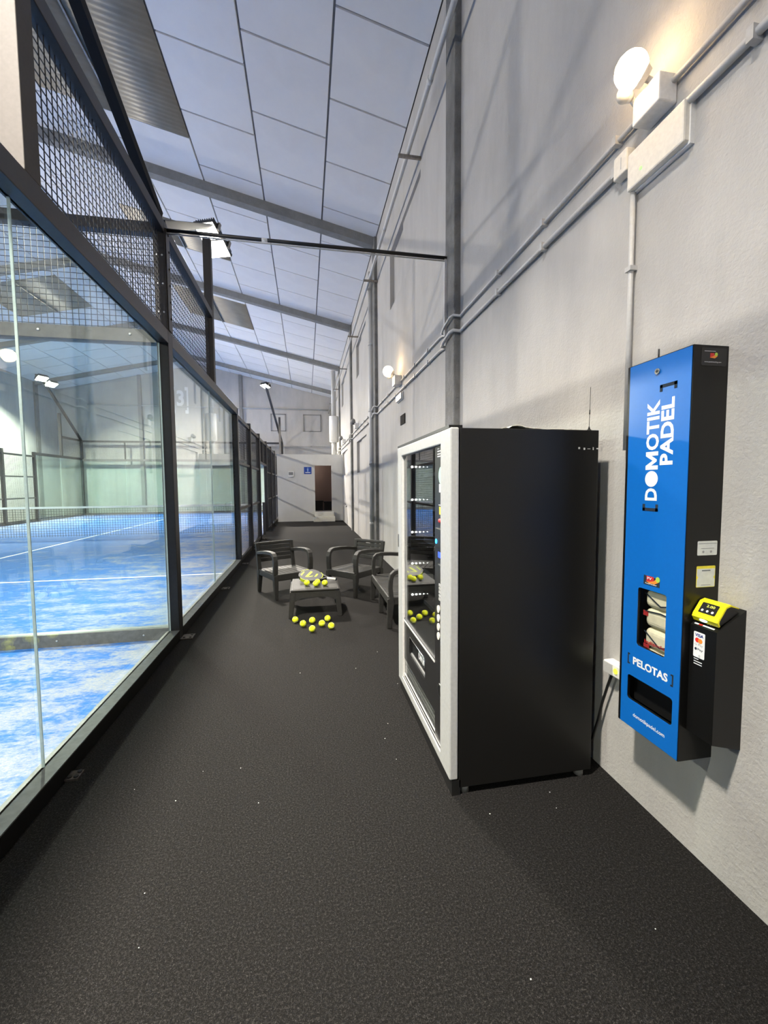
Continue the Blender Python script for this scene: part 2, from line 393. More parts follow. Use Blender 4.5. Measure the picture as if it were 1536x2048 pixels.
# roof: slab, panels, beams, skylights
b = bm_()
prism(b, [(XL-.2, YB-.2, zc(XL-.2)+.03), (XR, YB-.2, ZR+.03), (XW+.2, YB-.2, zc(XW+.2)+.03), (XW+.2, YB-.2, zc(XW+.2)+.25), (XR, YB-.2, ZR+.25), (XL-.2, YB-.2, zc(XL-.2)+.25)], (0, YE-YB+.4, 0))
ceil = tag(struct('ceiling', b, 'joint'), 'pitched panelled ceiling of the hall')
def roofpt(x, dz=0): return Vector((x, 0, zc(x)+dz))
pan_mesh = {}
def panel(x0, x1, y0, y1, mat='ceiling_paint'):
    s = 1 if (x0+x1)/2 > XR else -1; xc = (x0+x1)/2; L = abs(x1-x0)/math.cos(TH)-.03; Wd = (y1-y0)-.03
    key = (round(L, 3), round(Wd, 3))
    if key not in pan_mesh:
        b = bm_(); box(b, -L/2, L/2, -Wd/2, Wd/2, 0, .04)
        me = bpy.data.meshes.new('ceiling_panel'); b.to_mesh(me); b.free(); me.materials.append(MATS[mat]); pan_mesh[key] = me
    o = bpy.data.objects.new('ceiling_panel', pan_mesh[key]); C.objects.link(o); o.parent = ceil
    o.location = (xc, (y0+y1)/2, zc(xc)); o.rotation_euler = (0, s*TH, 0)
edges = [XW - 1.08*k for k in range(7)] + [XR+.005]
SKY = [(-1.762, -3.922, 3.6, 7.72), (-1.762, -3.922, 10.45, 11.58), (-1.762, -3.922, 14.2, 16.4)]
def spans(k, y_lo, y_hi):
    off = 4.926 if k % 2 == 0 else 5.6
    ys = [y_lo]; y = off - 1.12*30
    while y < y_hi:
        if y > y_lo+.15 and y < y_hi-.15: ys.append(y)
        y += 1.12
    return list(zip(ys, ys[1:]+[y_hi]))
stuffb = bm_()
for side in (1, -1):
    for k in range(7):
        xa, xb = edges[k], edges[k+1]
        if side < 0: xa, xb = 2*XR-xa, 2*XR-xb
        cuts = [(s[2], s[3]) for s in SKY] if k in (3, 4) else []
        segs = []; y = 3.6
        for a, c in cuts:
            if a > y+.05: segs.append((y, a))
            y = c
        segs.append((y, YE))
        for a, c in segs:
            for p, q in spans(k, a, c): panel(min(xa, xb), max(xa, xb), p, q)
        for p, q in spans(k, YB, 3.6):
            x0, x1 = min(xa, xb)+.015, max(xa, xb)-.015
            prism(stuffb, [(x0, p+.015, zc(x0)), (x1, p+.015, zc(x1)), (x1, p+.015, zc(x1)+.04), (x0, p+.015, zc(x0)+.04)], (0, q-p-.03, 0))
ob('ceiling_panel', stuffb, 'ceiling_paint', ceil, kind='stuff')
for side in (1, -1):
    for (xa, xb, y0, y1) in SKY:
        for (ca, cb) in ((xa-.01, xa-1.07), (xa-1.09, xb+.01)):
            b = bm_(); n = int((y1-y0)/.02); prev = None
            for i in range(n+1):
                y = y0+(y1-y0)*i/n; dz = .003*math.sin(2*math.pi*y/.085)
                row = [b.verts.new(((x if side > 0 else 2*XR-x), y, zc(x)+.0+dz)) for x in (ca, cb)]
                if prev: f = b.faces.new([prev[0], prev[1], row[1], row[0]]); f.smooth = True
                prev = row
            r = bmesh.ops.extrude_face_region(b, geom=b.faces[:])
            for v in [g for g in r['geom'] if isinstance(g, bmesh.types.BMVert)]: v.co.z += .006
            ob('skylight_sheet', b, 'skylight_sheet', ceil)
        xm = xa-1.08; xm = xm if side > 0 else 2*XR-xm
        b = bm_(); box(b, xm-.012, xm+.012, y0, y1, zc(xm)-.03, zc(xm)+.02); ob('skylight_bar', b, 'galvanised', ceil)
for y in (-5.2, -.55, 4.1, 8.78, 13.5, 18.15, 22.8):
    for s in (1, -1):
        xo = XW if s > 0 else XL
        b = bm_(); prism(b, [(xo, y-.09, zc(xo)-.17), (XR, y-.09, ZR-.17), (XR, y-.09, ZR+.02), (xo, y-.09, zc(xo)+.02)], (0, .18, 0))
        struct('beam', b, 'beam_concrete', ceil)

# eave pipe on brackets
t = thing('eave_pipe', 'grey pipe running along the top of the right wall on short brackets', 'pipe', (1.31, 5.33, 5.55))
b = bm_(); tube(b, [(1.31, y, 5.55) for y in (-3, 5, 12, 18, YE-.02)], .028, 8); ob('pipe', b, 'pipe_paint', t)
for y in (2.1, 5.33, 8.55, 11.75, 15.0, 18.2, 21.4):
    bx('bracket', 'galvanised', t, 1.19, XW, y-.016, y+.016, 5.49, 5.522)
for y in (3.2, 4.35, 6.9): 
    b = bm_(); cyl(b, (1.31, y, 5.55), (1.31, y+.05, 5.55), .033, n=10); ob('coupling', b, 'pipe_paint', t)

# ------------------------------------------------------------------ court cages
XO, XI = -1.215, -1.315          # outer / inner face of the corridor-side frame
def mesh_panel(parent, p0, p1, z0, z1, pitch=.05, r=.0021, mat='wire', name='mesh_panel'):
    p0, p1 = Vector(p0), Vector(p1); d = (p1-p0); L = d.length; d.normalize(); nrm = Vector((-d.y, d.x, 0)); b = bm_()
    def wire(a, c, e1, e2):
        A = [b.verts.new(q+e1*s*r+e2*t_*r) for q in (a, c) for s, t_ in ((-1, -1), (1, -1), (1, 1), (-1, 1))]
        for k in range(4): b.faces.new([A[k], A[(k+1) % 4], A[4+(k+1) % 4], A[4+k]])
    k = pitch*.5
    while k < L: wire(p0+d*k+Vector((0, 0, z0)), p0+d*k+Vector((0, 0, z1)), d, nrm); k += pitch
    z = z0+pitch*.5
    while z < z1: wire(p0+nrm*.004+Vector((0, 0, z)), p1+nrm*.004+Vector((0, 0, z)), Vector((0, 0, 1)), nrm); z += pitch
    return ob(name, b, mat, parent, kind='stuff')
def pane(parent, axis, c, a0, a1, z0, z1, th=.012):
    b = bm_()
    F = box(b, c-th/2, c+th/2, a0, a1, z0, z1) if axis == 'x' else box(b, a0, a1, c-th/2, c+th/2, z0, z1)
    for f in F:
        n = f.calc_center_median()
        v = (n.x if axis == 'x' else n.y)
        if abs(v-c) < th*.25: f.material_index = 1
    return ob('glass_pane', b, ['court_glass', 'glass_edge'], parent)
def base_plate(parent, x, y, w_=.11):
    p = bx('base_plate', 'plate_rust', parent, x, x+w_, y, y+w_*1.18, 0, .01)
    for dx, dy in ((w_*.27, w_*.27), (w_*.77, w_*.27), (w_*.77, w_*.9)):
        b = bm_(); cyl(b, (x+dx, y+dy, .01), (x+dx, y+dy, .018), .011, n=6); ob('bolt', b, 'black_steel', p)
def bolt(parent, p, d, r=.014, mat='bolt_steel'):
    b = bm_(); d = Vector(d); cyl(b, p, Vector(p)+d*r*.6, r, r*.6, n=10); ob('bolt', b, mat, parent)
def side_mesh_bay(cg, x0, x1, ya, yb, xm, pitch=.05, low=True):
    bx('rail', 'black_steel', cg, x0+.02, x1-.02, ya, yb, 2.73, 2.80); bx('rail', 'black_steel', cg, x0+.02, x1-.02, ya, yb, .02, .09)
    bx('rail', 'black_steel', cg, x0+.03, x1-.03, ya, yb, 1.88, 1.93); bx('rail', 'black_steel', cg, x0+.03, x1-.03, ya, yb, 1.00, 1.05)
    mesh_panel(cg, (xm, ya, 0), (xm, yb, 0), .09, 2.73, pitch)
def back_wall(cg, y, far):
    bx('rail', 'rail_steel', cg, -11.2, XI, y-.05, y+.05, .0, .125, bev=.004)
    bx('rail', 'rail_steel', cg, -11.2, XI, y-.055, y+.055, 2.775, 2.89, bev=.004)
    bx('rail', 'black_steel', cg, -11.2, XI, y-.045, y+.045, 3.745, 3.84, bev=.004)
    x = XI; n = 5; wd = (XI+11.2)/n
    for k in range(n):
        a0 = -11.2+wd*k; pane(cg, 'y', y-.03 if not far else y, a0+.004, a0+wd-.004, .125, 2.775)
        if k: bx('post', 'black_steel', cg, a0-.03, a0+.03, y-.03, y+.03, 2.89, 3.75)
        mesh_panel(cg, (a0, y, 0), (a0+wd, y, 0), 2.89, 3.745, .05 if not far else .06)
        if not far:
            for dx in (.22, .95, 1.68):
                bolt(cg, (a0+wd-dx, y-.056, 2.84), (0, -1, 0)); bolt(cg, (a0+wd-dx, y-.051, .065), (0, -1, 0), .010)
# far court
cg = thing('court_cage', 'black framed glass and mesh cage of the far padel court with the open gate', 'court cage', (XO, 4.3, 0))
bx('post', 'black_steel', cg, XI, XO, 4.24, 4.36, 0, 3.86, bev=.004)
bx('post_strip', 'brown_steel', cg, XO, XO+.008, 4.26, 4.36, 2.9, 3.80)  # post's outer face toned lighter brown for the light falling on it
for k in range(6): bolt(cg, (XO+.008, 4.33, 3.02+.15*k), (1, 0, 0), .012, 'black_steel')
for k in range(3): bolt(cg, (-1.24, 4.24, 3.05+.25*k), (0, -1, 0), .010); bolt(cg, (-1.285, 4.24, 3.05+.25*k), (0, -1, 0), .010)
bx('rail', 'brown_steel', cg, XI, XO, 4.36, 8.27, 2.775, 2.893, bev=.004)
bx('rail', 'black_steel', cg, XI-.01, XO, 4.36, 8.27, .0, .088); bx('rail_cap', 'cap_steel', cg, XI-.01, XO+.001, 4.36, 8.27, .088, .095)  # bottom rail split by tone: lit top pale, shaded outer face black
pane(cg, 'x', -1.296, 4.37, 6.256, .095, 2.775); pane(cg, 'x', -1.296, 6.262, 8.16, .095, 2.775)
bx('rail', 'black_steel', cg, XI+.02, XO, 4.36, 6.24, 3.76, 3.85, bev=.004)
mesh_panel(cg, (-1.27, 4.36, 0), (-1.27, 6.24, 0), 2.893, 3.76)
YP = [8.21, 10.05, 11.95, 14.0, 15.85, 17.7, 20.15]
for i, y in enumerate(YP):
    bx('post', 'black_steel', cg, XI, XO, y-.05, y+.05, 0, 2.87 if i else 2.893, bev=.004); base_plate(cg, XO, y-.06)
base_plate(cg, XO, 4.24); base_plate(cg, XO, 6.2)
for a, c in ((0, 1), (1, 2), (3, 4), (4, 5), (5, 6)): side_mesh_bay(cg, XI, XO, YP[a]+.05, YP[c]-.05, -1.27)
# gate bay: header, mullion, mesh above the opening
bx('rail', 'black_steel', cg, XI+.02, XO-.02, 12.0, 13.95, 2.73, 2.80); bx('rail', 'black_steel', cg, XI+.01, XO-.01, 12.0, 13.95, 2.07, 2.14)
bx('post', 'black_steel', cg, XI+.02, XO-.02, 12.93, 13.0, 2.14, 2.73); mesh_panel(cg, (-1.27, 12, 0), (-1.27, 13.95, 0), 2.14, 2.73)
bx('rail', 'rail_steel', cg, XI, XO, 20.2, 24.1, .0, .095); bx('rail', 'brown_steel', cg, XI, XO, 20.2, 24.1, 2.775, 2.893)
pane(cg, 'x', -1.296, 20.21, 22.15, .095, 2.775); pane(cg, 'x', -1.296, 22.16, 24.09, .095, 2.775)
bx('post', 'black_steel', cg, XI, XO, 24.08, 24.2, 0, 3.86); bx('rail', 'black_steel', cg, XI+.02, XO, 22.2, 24.1, 3.76, 3.85)
bx('post', 'black_steel', cg, XI, XO, 22.1, 22.2, 2.89, 4.9); mesh_panel(cg, (-1.27, 22.2, 0), (-1.27, 24.1, 0), 2.893, 3.76, .06)
back_wall(cg, 24.14, True)
# far side of the far court
xa, xb = -11.3, -11.2
for y, h in ((4.3, 3.86), (8.2, 2.89), (10.2, 2.95), (12.2, 2.95), (14.2, 2.95), (16.3, 2.95), (18.3, 2.95), (20.25, 2.95), (24.14, 3.86)):
    bx('post', 'black_steel', cg, xa, xb, y-.05, y+.05, 0, h)
for ya, yb in ((8.2, 10.2), (10.2, 12.2), (14.2, 16.3), (16.3, 18.3), (18.3, 20.25)): side_mesh_bay(cg, xa, xb, ya+.05, yb-.05, -11.25, .06)
for ya, yb in ((4.36, 8.15), (20.3, 24.08)):
    bx('rail', 'rail_steel', cg, xa, xb, ya, yb, 0, .095); bx('rail', 'black_steel', cg, xa, xb, ya, yb, 2.83, 2.94)
    ym = (ya+yb)/2; pane(cg, 'x', -11.25, ya, ym-.004, .095, 2.83); pane(cg, 'x', -11.25, ym+.004, yb, .095, 2.83)
bx('rail', 'black_steel', cg, xa, xb, 22.3, 24.1, 3.78, 3.86); mesh_panel(cg, (-11.25, 22.3, 0), (-11.25, 24.1, 0), 2.94, 3.78, .06)
bx('post', 'black_steel', cg, xa, xb, 22.26, 22.36, 2.94, 4.9)
# near court
cn = thing('court_cage', 'black framed glass and mesh cage of the near padel court filling the left foreground', 'court cage', (XO, 2.3, 0))
bx('rail', 'brown_steel', cn, XI, XO, -1.7, 4.24, 2.775, 2.893, bev=.004)
bx('rail', 'arm_black', cn, XI-.01, XO, -1.7, 4.24, .0, .088); bx('rail_cap', 'cap_steel', cn, XI-.01, XO+.001, -1.7, 4.24, .088, .095)  # shade on the outer face put into its black, lit top kept pale
pane(cn, 'x', -1.296, 2.263, 4.232, .095, 2.775); pane(cn, 'x', -1.296, .27, 2.257, .095, 2.775); pane(cn, 'x', -1.296, -1.7, .26, .095, 2.775)
bx('rail', 'black_steel', cn, XI+.02, XO, 2.37, 4.24, 3.755, 3.855, bev=.004)
bx('post', 'black_steel', cn, XO-.06, XO-.02, 2.37, 2.40, 2.893, 3.76)
mesh_panel(cn, (-1.27, 2.39, 0), (-1.27, 4.24, 0), 2.893, 3.76)
base_plate(cn, XO, 2.27, .06); base_plate(cn, XO, .2)
bx('post', 'black_steel', cn, XI, XO, -1.8, -1.7, 0, 2.89)
side_mesh_bay(cn, XI, XO, -3.7, -1.8, -1.27); bx('post', 'black_steel', cn, XI, XO, -3.8, -3.7, 0, 2.89)
back_wall(cn, 4.3, False)
# light poles and braces
def pole(lab, x0, x1, y0, y1, z0, z1, arms, mat='galvanised'):
    t = thing('light_pole', lab, 'light pole', ((x0+x1)/2, (y0+y1)/2, z0), 0, 'court light poles')
    bx('pole', mat, t, x0, x1, y0, y1, z0, z1, bev=.004)
    for a, c in arms:
        b = bm_(); beam(b, a, c, .075, .075); ob('brace_arm', b, 'arm_black', t)
pole('grey light pole rising from the near glass wall at the top left', XI-.02, XO, 2.245, 2.368, 2.893, 5.0, [((-1.265, 4.26, 3.90), (-1.60, .30, 6.10))], 'pole_grey')
pole('light pole with two lit floodlights beside the black tie rod', XI, XO, 6.24, 6.345, 2.893, 4.82, [((-1.265, 4.34, 3.87), (-1.58, 8.28, 6.10))], 'pole_dark')
tf = thing('light_pole', 'far leaning floodlight arm rising behind the changing room', 'light pole', (-1.265, 24.14, 3.84), 0, 'court light poles')
b = bm_(); beam(b, (-1.265, 24.14, 3.84), (-1.72, 20.25, 6.0), .09, .09); ob('brace_arm', b, 'black_steel', tf)
tf2 = thing('light_pole', 'far left floodlight arm leaning over the court corner', 'light pole', (-11.25, 24.14, 3.84), 0, 'court light poles')
b = bm_(); beam(b, (-11.25, 24.14, 3.86), (-10.85, 20.35, 6.05), .09, .09); ob('brace_arm', b, 'black_steel', tf2)
pole('light pole on the far side beyond the shared glass wall', -11.3, -11.2, 6.25, 6.35, 2.95, 4.95, [((-11.25, 4.34, 3.87), (-10.85, 8.3, 6.05))], 'black_steel')
pole('light pole on the far side before the shared glass wall', -11.3, -11.2, 2.25, 2.35, 2.95, 4.95, [((-11.25, 4.26, 3.87), (-10.85, .28, 6.05))], 'black_steel')
# floodlight bodies
def flood_body(p, d, lab, i):
    dv = Vector(d).normalized(); q = dv.to_track_quat('-Z', 'Y').to_matrix().to_4x4(); M = Matrix.Translation(Vector(p)) @ q @ Matrix.Scale(1.33, 4)
    t = thing('floodlight', lab, 'floodlight', p, 0, 'court floodlights')
    b = bm_(); box(b, -.15, .15, -.125, .125, 0.004, .05, bev=.008, M=M); ob('housing', b, 'black_plastic', t)
    b = bm_(); box(b, -.135, .135, -.11, .11, -.006, .004, M=M); ob('lens', b, 'lamp_white', t)
    for k in range(9):
        b = bm_(); x = -.128+.032*k; box(b, x-.004, x+.004, -.11, .11, .05, .10, M=M); ob('cooling_fin', b, 'black_plastic', t)
    b = bm_(); box(b, -.165, -.155, -.02, .02, 0.0, .12, M=M); box(b, .155, .165, -.02, .02, 0.0, .12, M=M); box(b, -.165, .165, -.02, .02, .12, .13, M=M); ob('bracket', b, 'galvanised', t)
for i, (p, d, wt, lab) in enumerate(FLOODS): flood_body(p, d, lab, i)
# tie rod between cage corner and wall pilaster
t = thing('tie_rod', 'black rod with white tape spanning from the cage corner to the wall', 'rod', (-1.215, 4.3, 3.80))
ra, rb = Vector((XO, 4.30, 3.80)), Vector((1.42, 4.16, 3.71))
b = bm_(); cyl(b, ra, rb, .017, n=10); ob('bar', b, 'black_steel', t)
b = bm_(); cyl(b, ra+(rb-ra)*.322, ra+(rb-ra)*.342, .0185, n=10); ob('tape_band', b, 'print_white', t)
b = bm_(); cyl(b, ra+Vector((0, 0, -.03)), rb+Vector((0, 0, -.03)), .006, n=6); ob('cable', b, 'conduit_grey', t)
bx('drop_strip', 'conduit_grey', t, 1.392, 1.414, 4.15, 4.185, 2.95, 3.73)

# net of the far court
t = thing('padel_net', 'black padel net with white tape across the far court', 'net', (-6.2, 13.75, 0))
bx('tape', 'print_white', t, -11.1, -1.34, 13.735, 13.765, .845, .90)
mesh_panel(t, (-11.1, 13.75, 0), (-1.34, 13.75, 0), .02, .845, .07, .0035, 'wire', 'netting')
for x in (-11.1, -1.33): bx('post', 'black_steel', t, x-.03, x+.03, 13.71, 13.79, 0, .95)
t = thing('gate_bollard', 'short black post standing in the cage gate opening', 'post', (-1.265, 13.12, 0)); bx('post', 'black_steel', t, -1.30, -1.23, 13.08, 13.15, 0, .96, bev=.006)
bx('cap', 'black_plastic', t, -1.305, -1.225, 13.075, 13.155, .955, .97)

# ------------------------------------------------------------------ changing room at the corridor's end
b = bm_(); Y0 = 17.5
for a in ((-1.14, .35, 0, 2.72), (1.03, XW, 0, 2.72), (.35, 1.03, 2.27, 2.72), (.35, 1.03, 0, .385)): box(b, a[0], a[1], Y0, Y0+.14, a[2], a[3])
box(b, -1.14, -1.0, Y0+.14, 21.5, 0, 2.72); box(b, -1.0, XW, 21.36, 21.5, 0, 2.72); box(b, -1.0, XW, Y0+.14, 21.36, 2.6, 2.715)
bmesh.ops.remove_doubles(b, verts=b.verts[:], dist=1e-5)
wc = tag(struct('wall_changing_room', b, 'room_paint'), 'low grey changing room block at the end of the corridor')
bx('room_lining', 'room_inside', wc, -.95, 1.45, 19.3, 19.36, .385, 2.6); bx('room_lining', 'room_inside', wc, 1.40, 1.46, Y0+.15, 19.3, .385, 2.6)
bx('room_lining', 'room_inside', wc, -.99, -.95, Y0+.15, 19.3, .385, 2.6); bx('room_floor', 'room_floor', wc, -.95, 1.40, Y0+.14, 19.3, .30, .385)
bx('trim', 'room_inside', wc, -.9, 1.4, 19.29, 19.305, 1.72, 1.735)
for a in ((.335, .352, .385, 2.285), (1.028, 1.045, .385, 2.285), (.335, 1.045, 2.27, 2.285)): bx('door_frame', 'frame_bright', wc, a[0], a[1], Y0-.008, Y0+.05, a[2], a[3])
L = bpy.data.lights.new('changing_room_lamp', 'POINT'); L.energy = 9; L.color = (1, .85, .76); L.shadow_soft_size = .1
o = bpy.data.objects.new('changing_room_lamp', L); C.objects.link(o); o.location = (.15, 18.5, 2.35)
t = thing('room_ceiling_lamp', 'small round lamp on the changing room ceiling', 'lamp', (.15, 18.5, 2.55)); b = bm_(); cyl(b, (.15, 18.5, 2.6), (.15, 18.5, 2.53), .12, .1, 16); ob('shade', b, 'white_plastic', t)
t = thing('changing_bench', 'black bench just inside the changing room doorway', 'bench', (.7, 18.6, .385))
bx('seat', 'interior_black', t, .1, .72, 18.4, 18.9, .74, .80, bev=.01); bx('seat', 'interior_black', t, .74, 1.38, 18.4, 18.9, .70, .76, bev=.01)
bx('base', 'interior_black', t, .12, .70, 18.42, 18.88, .385, .74); bx('base', 'interior_black', t, .76, 1.36, 18.42, 18.88, .385, .70)
t = thing('paper_notice', 'white notice glowing inside the changing room doorway', 'notice', (1.39, 18.0, 1.85)); bx('sheet', 'print_white', t, 1.392, 1.40, 17.75, 18.2, 1.8, 2.08)
st = thing('door_steps', 'two pale concrete steps up to the changing room doorway', 'steps', (.7, 17.3, 0))
bx('step', 'step_paint', st, .27, 1.13, 17.12, Y0, 0, .19, bev=.006); bx('step', 'step_paint', st, .31, 1.10, 17.3, Y0, .19, .38, bev=.006)
t = thing('room_sign', 'blue square sign with a pale figure beside the changing room doorway', 'sign', (.07, Y0, 2.07)); s0 = (-.075, Y0-.012, 1.925)
bx('plate', 'sign_blue', t, -.075, .222, Y0-.012, Y0, 1.925, 2.21)
decal('figure', oval(.15, .245, .018, .018, 14), s0, (1, 0, 0), (0, 0, 1), 'sign_light', t)
decal('figure', [(.115, .215), (.185, .215), (.175, .15), (.165, .09), (.135, .09), (.125, .15)], s0, (1, 0, 0), (0, 0, 1), 'sign_light', t)
decal('caption_bar', [(.05, .045), (.25, .045), (.25, .078), (.05, .078)], s0, (1, 0, 0), (0, 0, 1), 'print_white', t)
t = thing('wall_control', 'small white control box with grey screen left of the blue sign', 'control box', (-.6, Y0, 1.92))
bx('body', 'white_plastic', t, -.71, -.48, Y0-.06, Y0, 1.81, 2.03, bev=.01); bx('screen', 'screen_grey', t, -.68, -.51, Y0-.065, Y0-.06, 1.88, 2.0)

# ------------------------------------------------------------------ fittings on the right wall
def conduit(lab, z, r, loop):
    t = thing('conduit', lab, 'conduit', (1.46, 4, z)); P = [(1.458, -3, z)]
    for y in PIL:
        if y < -1: continue
        P += [(1.458, y-.22, z), (1.456, y-.12, z-.005), (1.40, y-.09, z+.01), (1.385, y-.02, z+.01), (1.385, y+.16, z-loop*.5), (1.392, y+.24, z-loop), (1.44, y+.26, z-loop), (1.458, y+.30, z-loop*.6), (1.458, y+.5, z)]
    P.append((1.458, YE-.05, z)); b = bm_(); tube(b, P, r, 8); ob('pipe', b, 'conduit_grey', t)
    y = .6
    while y < 20:
        if min(abs(y-p) for p in PIL) > .5:
            b = bm_(); box(b, 1.436, XW, y-.012, y+.012, z-r-.008, z+r+.006); ob('clip', b, 'conduit_grey', t)
        y += .62
conduit('upper thin grey conduit along the right wall looping round each pilaster', 3.055, .012, .05)
conduit('lower thicker grey conduit along the right wall looping round each pilaster', 2.915, .016, .04)
t = thing('riser_conduit', 'vertical grey conduit dropping to the blue ball dispenser', 'conduit', (1.46, 1.745, 1.6))
b = bm_(); tube(b, [(1.46, 1.735, 2.9), (1.46, 1.735, 1.62)], .012, 8); ob('pipe', b, 'conduit_grey', t)
for z in (2.42,): bx('clip', 'conduit_grey', t, 1.442, XW, 1.718, 1.752, z, z+.02)
def emergency_box(lab, y0, y1, z0, z1, glow_dot=True):
    t = thing('emergency_light', lab, 'emergency light', (XW, (y0+y1)/2, z0))
    bx('cover', 'cream_plastic', t, XW-.045, XW, y0, y1, z0, z1, bev=.008)
    bx('back_plate', 'white_plastic', t, XW-.02, XW, y0-.006, y1+.006, z0-.006, z1+.006)
    if glow_dot:
        b = bm_(); cyl(b, (XW-.044, y0+(y1-y0)*.72, z0+.05), (XW-.047, y0+(y1-y0)*.72, z0+.05), .007, n=10); ob('indicator', b, 'led_green', t)
emergency_box('flat cream emergency light box under the near bright wall lamp', 1.455, 1.745, 2.762, 2.92)
emergency_box('small cream emergency light box under the distant lit wall lamp', 6.33, 6.70, 2.77, 2.87, False)
t = thing('junction_box', 'small square junction box where the lower conduit meets the riser', 'junction box', (XW, 1.8, 2.88)); bx('box', 'cream_plastic', t, 1.432, XW, 1.748, 1.832, 2.865, 2.965, bev=.006)
bx('cover_mark', 'conduit_grey', t, 1.431, 1.433, 1.78, 1.785, 2.89, 2.94)
def twin_spot(lab, y, z, lit, s=1.0):
    t = thing('twin_spot_lamp', lab, 'wall lamp', (XW, y, z))
    bx('box', 'white_plastic', t, XW-.085*s, XW, y-.07*s, y+.07*s, z-.055*s, z+.055*s, bev=.006)
    for k, dy in enumerate((-.02, .085) if lit else (-.05, .05)):
        q_ = .62 if (lit and k) else (1.25 if lit else 1.0)
        p0 = Vector((XW-.05*s, y+dy*s, z+.05*s)); d = Vector((-.55, .25-.5*k, .45 if k == 0 else .1)).normalized()
        b = bm_(); cyl(b, p0, p0+d*.05*s, .012*s, n=8); ob('swivel', b, 'white_plastic', t)
        c = p0+d*.05*s; e = Vector((-.7, .1, .35)).normalized() if lit else Vector((-.6, (-.5, .5)[k], .4)).normalized()
        on = lit and k == 0
        b = bm_(); cyl(b, c, c+e*.05*s*q_, .026*s*q_, .045*s*q_, 14); ob('lamp_head', b, 'white_plastic' if lit else 'black_plastic', t)
        b = bm_(); sphere(b, c+e*.056*s*q_, .05*s*q_, 16, 10, sc_=(1, 1, 1)); ob('lens', b, 'lamp_warm' if on else ('cream_plastic' if lit else 'screen_grey'), t)
twin_spot('bright warm twin-head wall lamp above the cream emergency box, nearest the camera', 1.605, 3.03, True)
twin_spot('distant lit warm wall lamp above the vending machine', 6.55, 3.08, True, 1.3)
twin_spot('unlit black-headed twin lamp on the conduit before the third pilaster', 11.95, 3.12, False, 1.25)
twin_spot('unlit black-headed twin lamp on the conduit farther down the wall', 16.1, 3.12, False, 1.25)
t = thing('wall_plate', 'dark grey plate on the wall below the distant lit lamp', 'plate', (XW, 6.4, 2.46)); bx('plate', 'plate_matt', t, XW-.012, XW, 6.22, 6.52, 2.39, 2.535); bx('rim', 'plate_matt', t, XW-.0135, XW-.011, 6.235, 6.505, 2.40, 2.525)
t = thing('drain_pipe', 'pale vertical drain pipe beside the second pilaster', 'pipe', (1.41, 9.03, 0))
b = bm_(); cyl(b, (1.40, 9.03, 0), (1.40, 9.03, 5.9), .055, n=14); ob('pipe', b, 'pipe_paint', t)
for z in (.6, 1.9, 3.02, 4.4): b = bm_(); cyl(b, (1.40, 9.03, z), (1.40, 9.03, z+.06), .062, n=14); ob('coupling', b, 'pipe_paint', t)
t = thing('white_duct_tank', 'white cylindrical tank on a vertical pipe above the changing room', 'tank', (1.24, 18.75, 2.715))
b = bm_(); cyl(b, (1.24, 18.75, 3.37), (1.24, 18.75, 4.46), .205, n=28); ob('tank', b, 'white_enamel', t)
b = bm_(); cyl(b, (1.24, 18.75, 4.46), (1.24, 18.75, 6.4), .1, n=16); ob('upper_pipe', b, 'pipe_paint', t)
b = bm_(); cyl(b, (1.24, 18.75, 2.715), (1.24, 18.75, 3.33), .115, n=16); ob('lower_pipe', b, 'pipe_paint', t)
b = bm_(); cyl(b, (1.24, 18.75, 3.33), (1.24, 18.75, 3.37), .13, .205, n=24); ob('collar', b, 'white_enamel', t)
b = bm_(); sphere(b, (1.43, 15.43, .69), .03, 10, 6); wk = ob('pipe_fitting', b, 'screen_grey'); tag(wk, 'small grey fitting low on the right wall near the changing room', 'fitting')  # round knob on the wall, no pipe meets it
t = thing('power_socket', 'white wall socket box half hidden behind the ball dispenser', 'socket', (XW, 1.73, .545))
bx('box', 'white_plastic', t, 1.425, XW, 1.63, 1.80, .545, .605, bev=.005); b = bm_(); cyl(b, (1.425, 1.715, .578), (1.421, 1.715, .578), .013, n=14); ob('indicator', b, 'led_lime', t)
bx('cover', 'conduit_grey', t, 1.42, 1.426, 1.735, 1.795, .55, .60)
b = bm_(); tube(b, [(1.445, 1.765, .555), (1.445, 1.765, .535), (1.444, 1.79, .47), (1.445, 1.825, .37), (1.446, 1.855, .26), (1.446, 1.895, .14), (1.445, 1.95, .06), (1.44, 2.05, .012)], .0065, 8)
cb = ob('power_cable', b, 'black_plastic'); tag(cb, 'black power cable hanging from the wall socket behind the vending machine', 'cable')

# ------------------------------------------------------------------ ball dispenser
DX, DY0, DY1, DZ0, DZ1 = 1.332, 1.278, 1.582, .437, 1.947
t = thing('ball_dispenser', 'tall narrow blue-fronted ball dispenser lettered DOMOTIK PADEL on the wall', 'dispenser', (1.40, 1.43, DZ0)); D = t
b = bm_(); dp = .012
box(b, DX+dp, XW, DY0, DY0+.006, DZ0, DZ1); box(b, DX+dp, XW, DY1-.006, DY1, DZ0, DZ1); box(b, DX+dp, XW, DY0+.006, DY1-.006, DZ0, DZ0+.006); box(b, DX+dp, XW, DY0+.006, DY1-.006, DZ1-.006, DZ1); box(b, XW-.006, XW-.001, DY0+.006, DY1-.006, DZ0+.006, DZ1-.006)
box(b, DX+.09, DX+.10, DY0+.006, DY1-.006, DZ0+.006, .70)
ob('cabinet', b, 'cabinet_black', D)
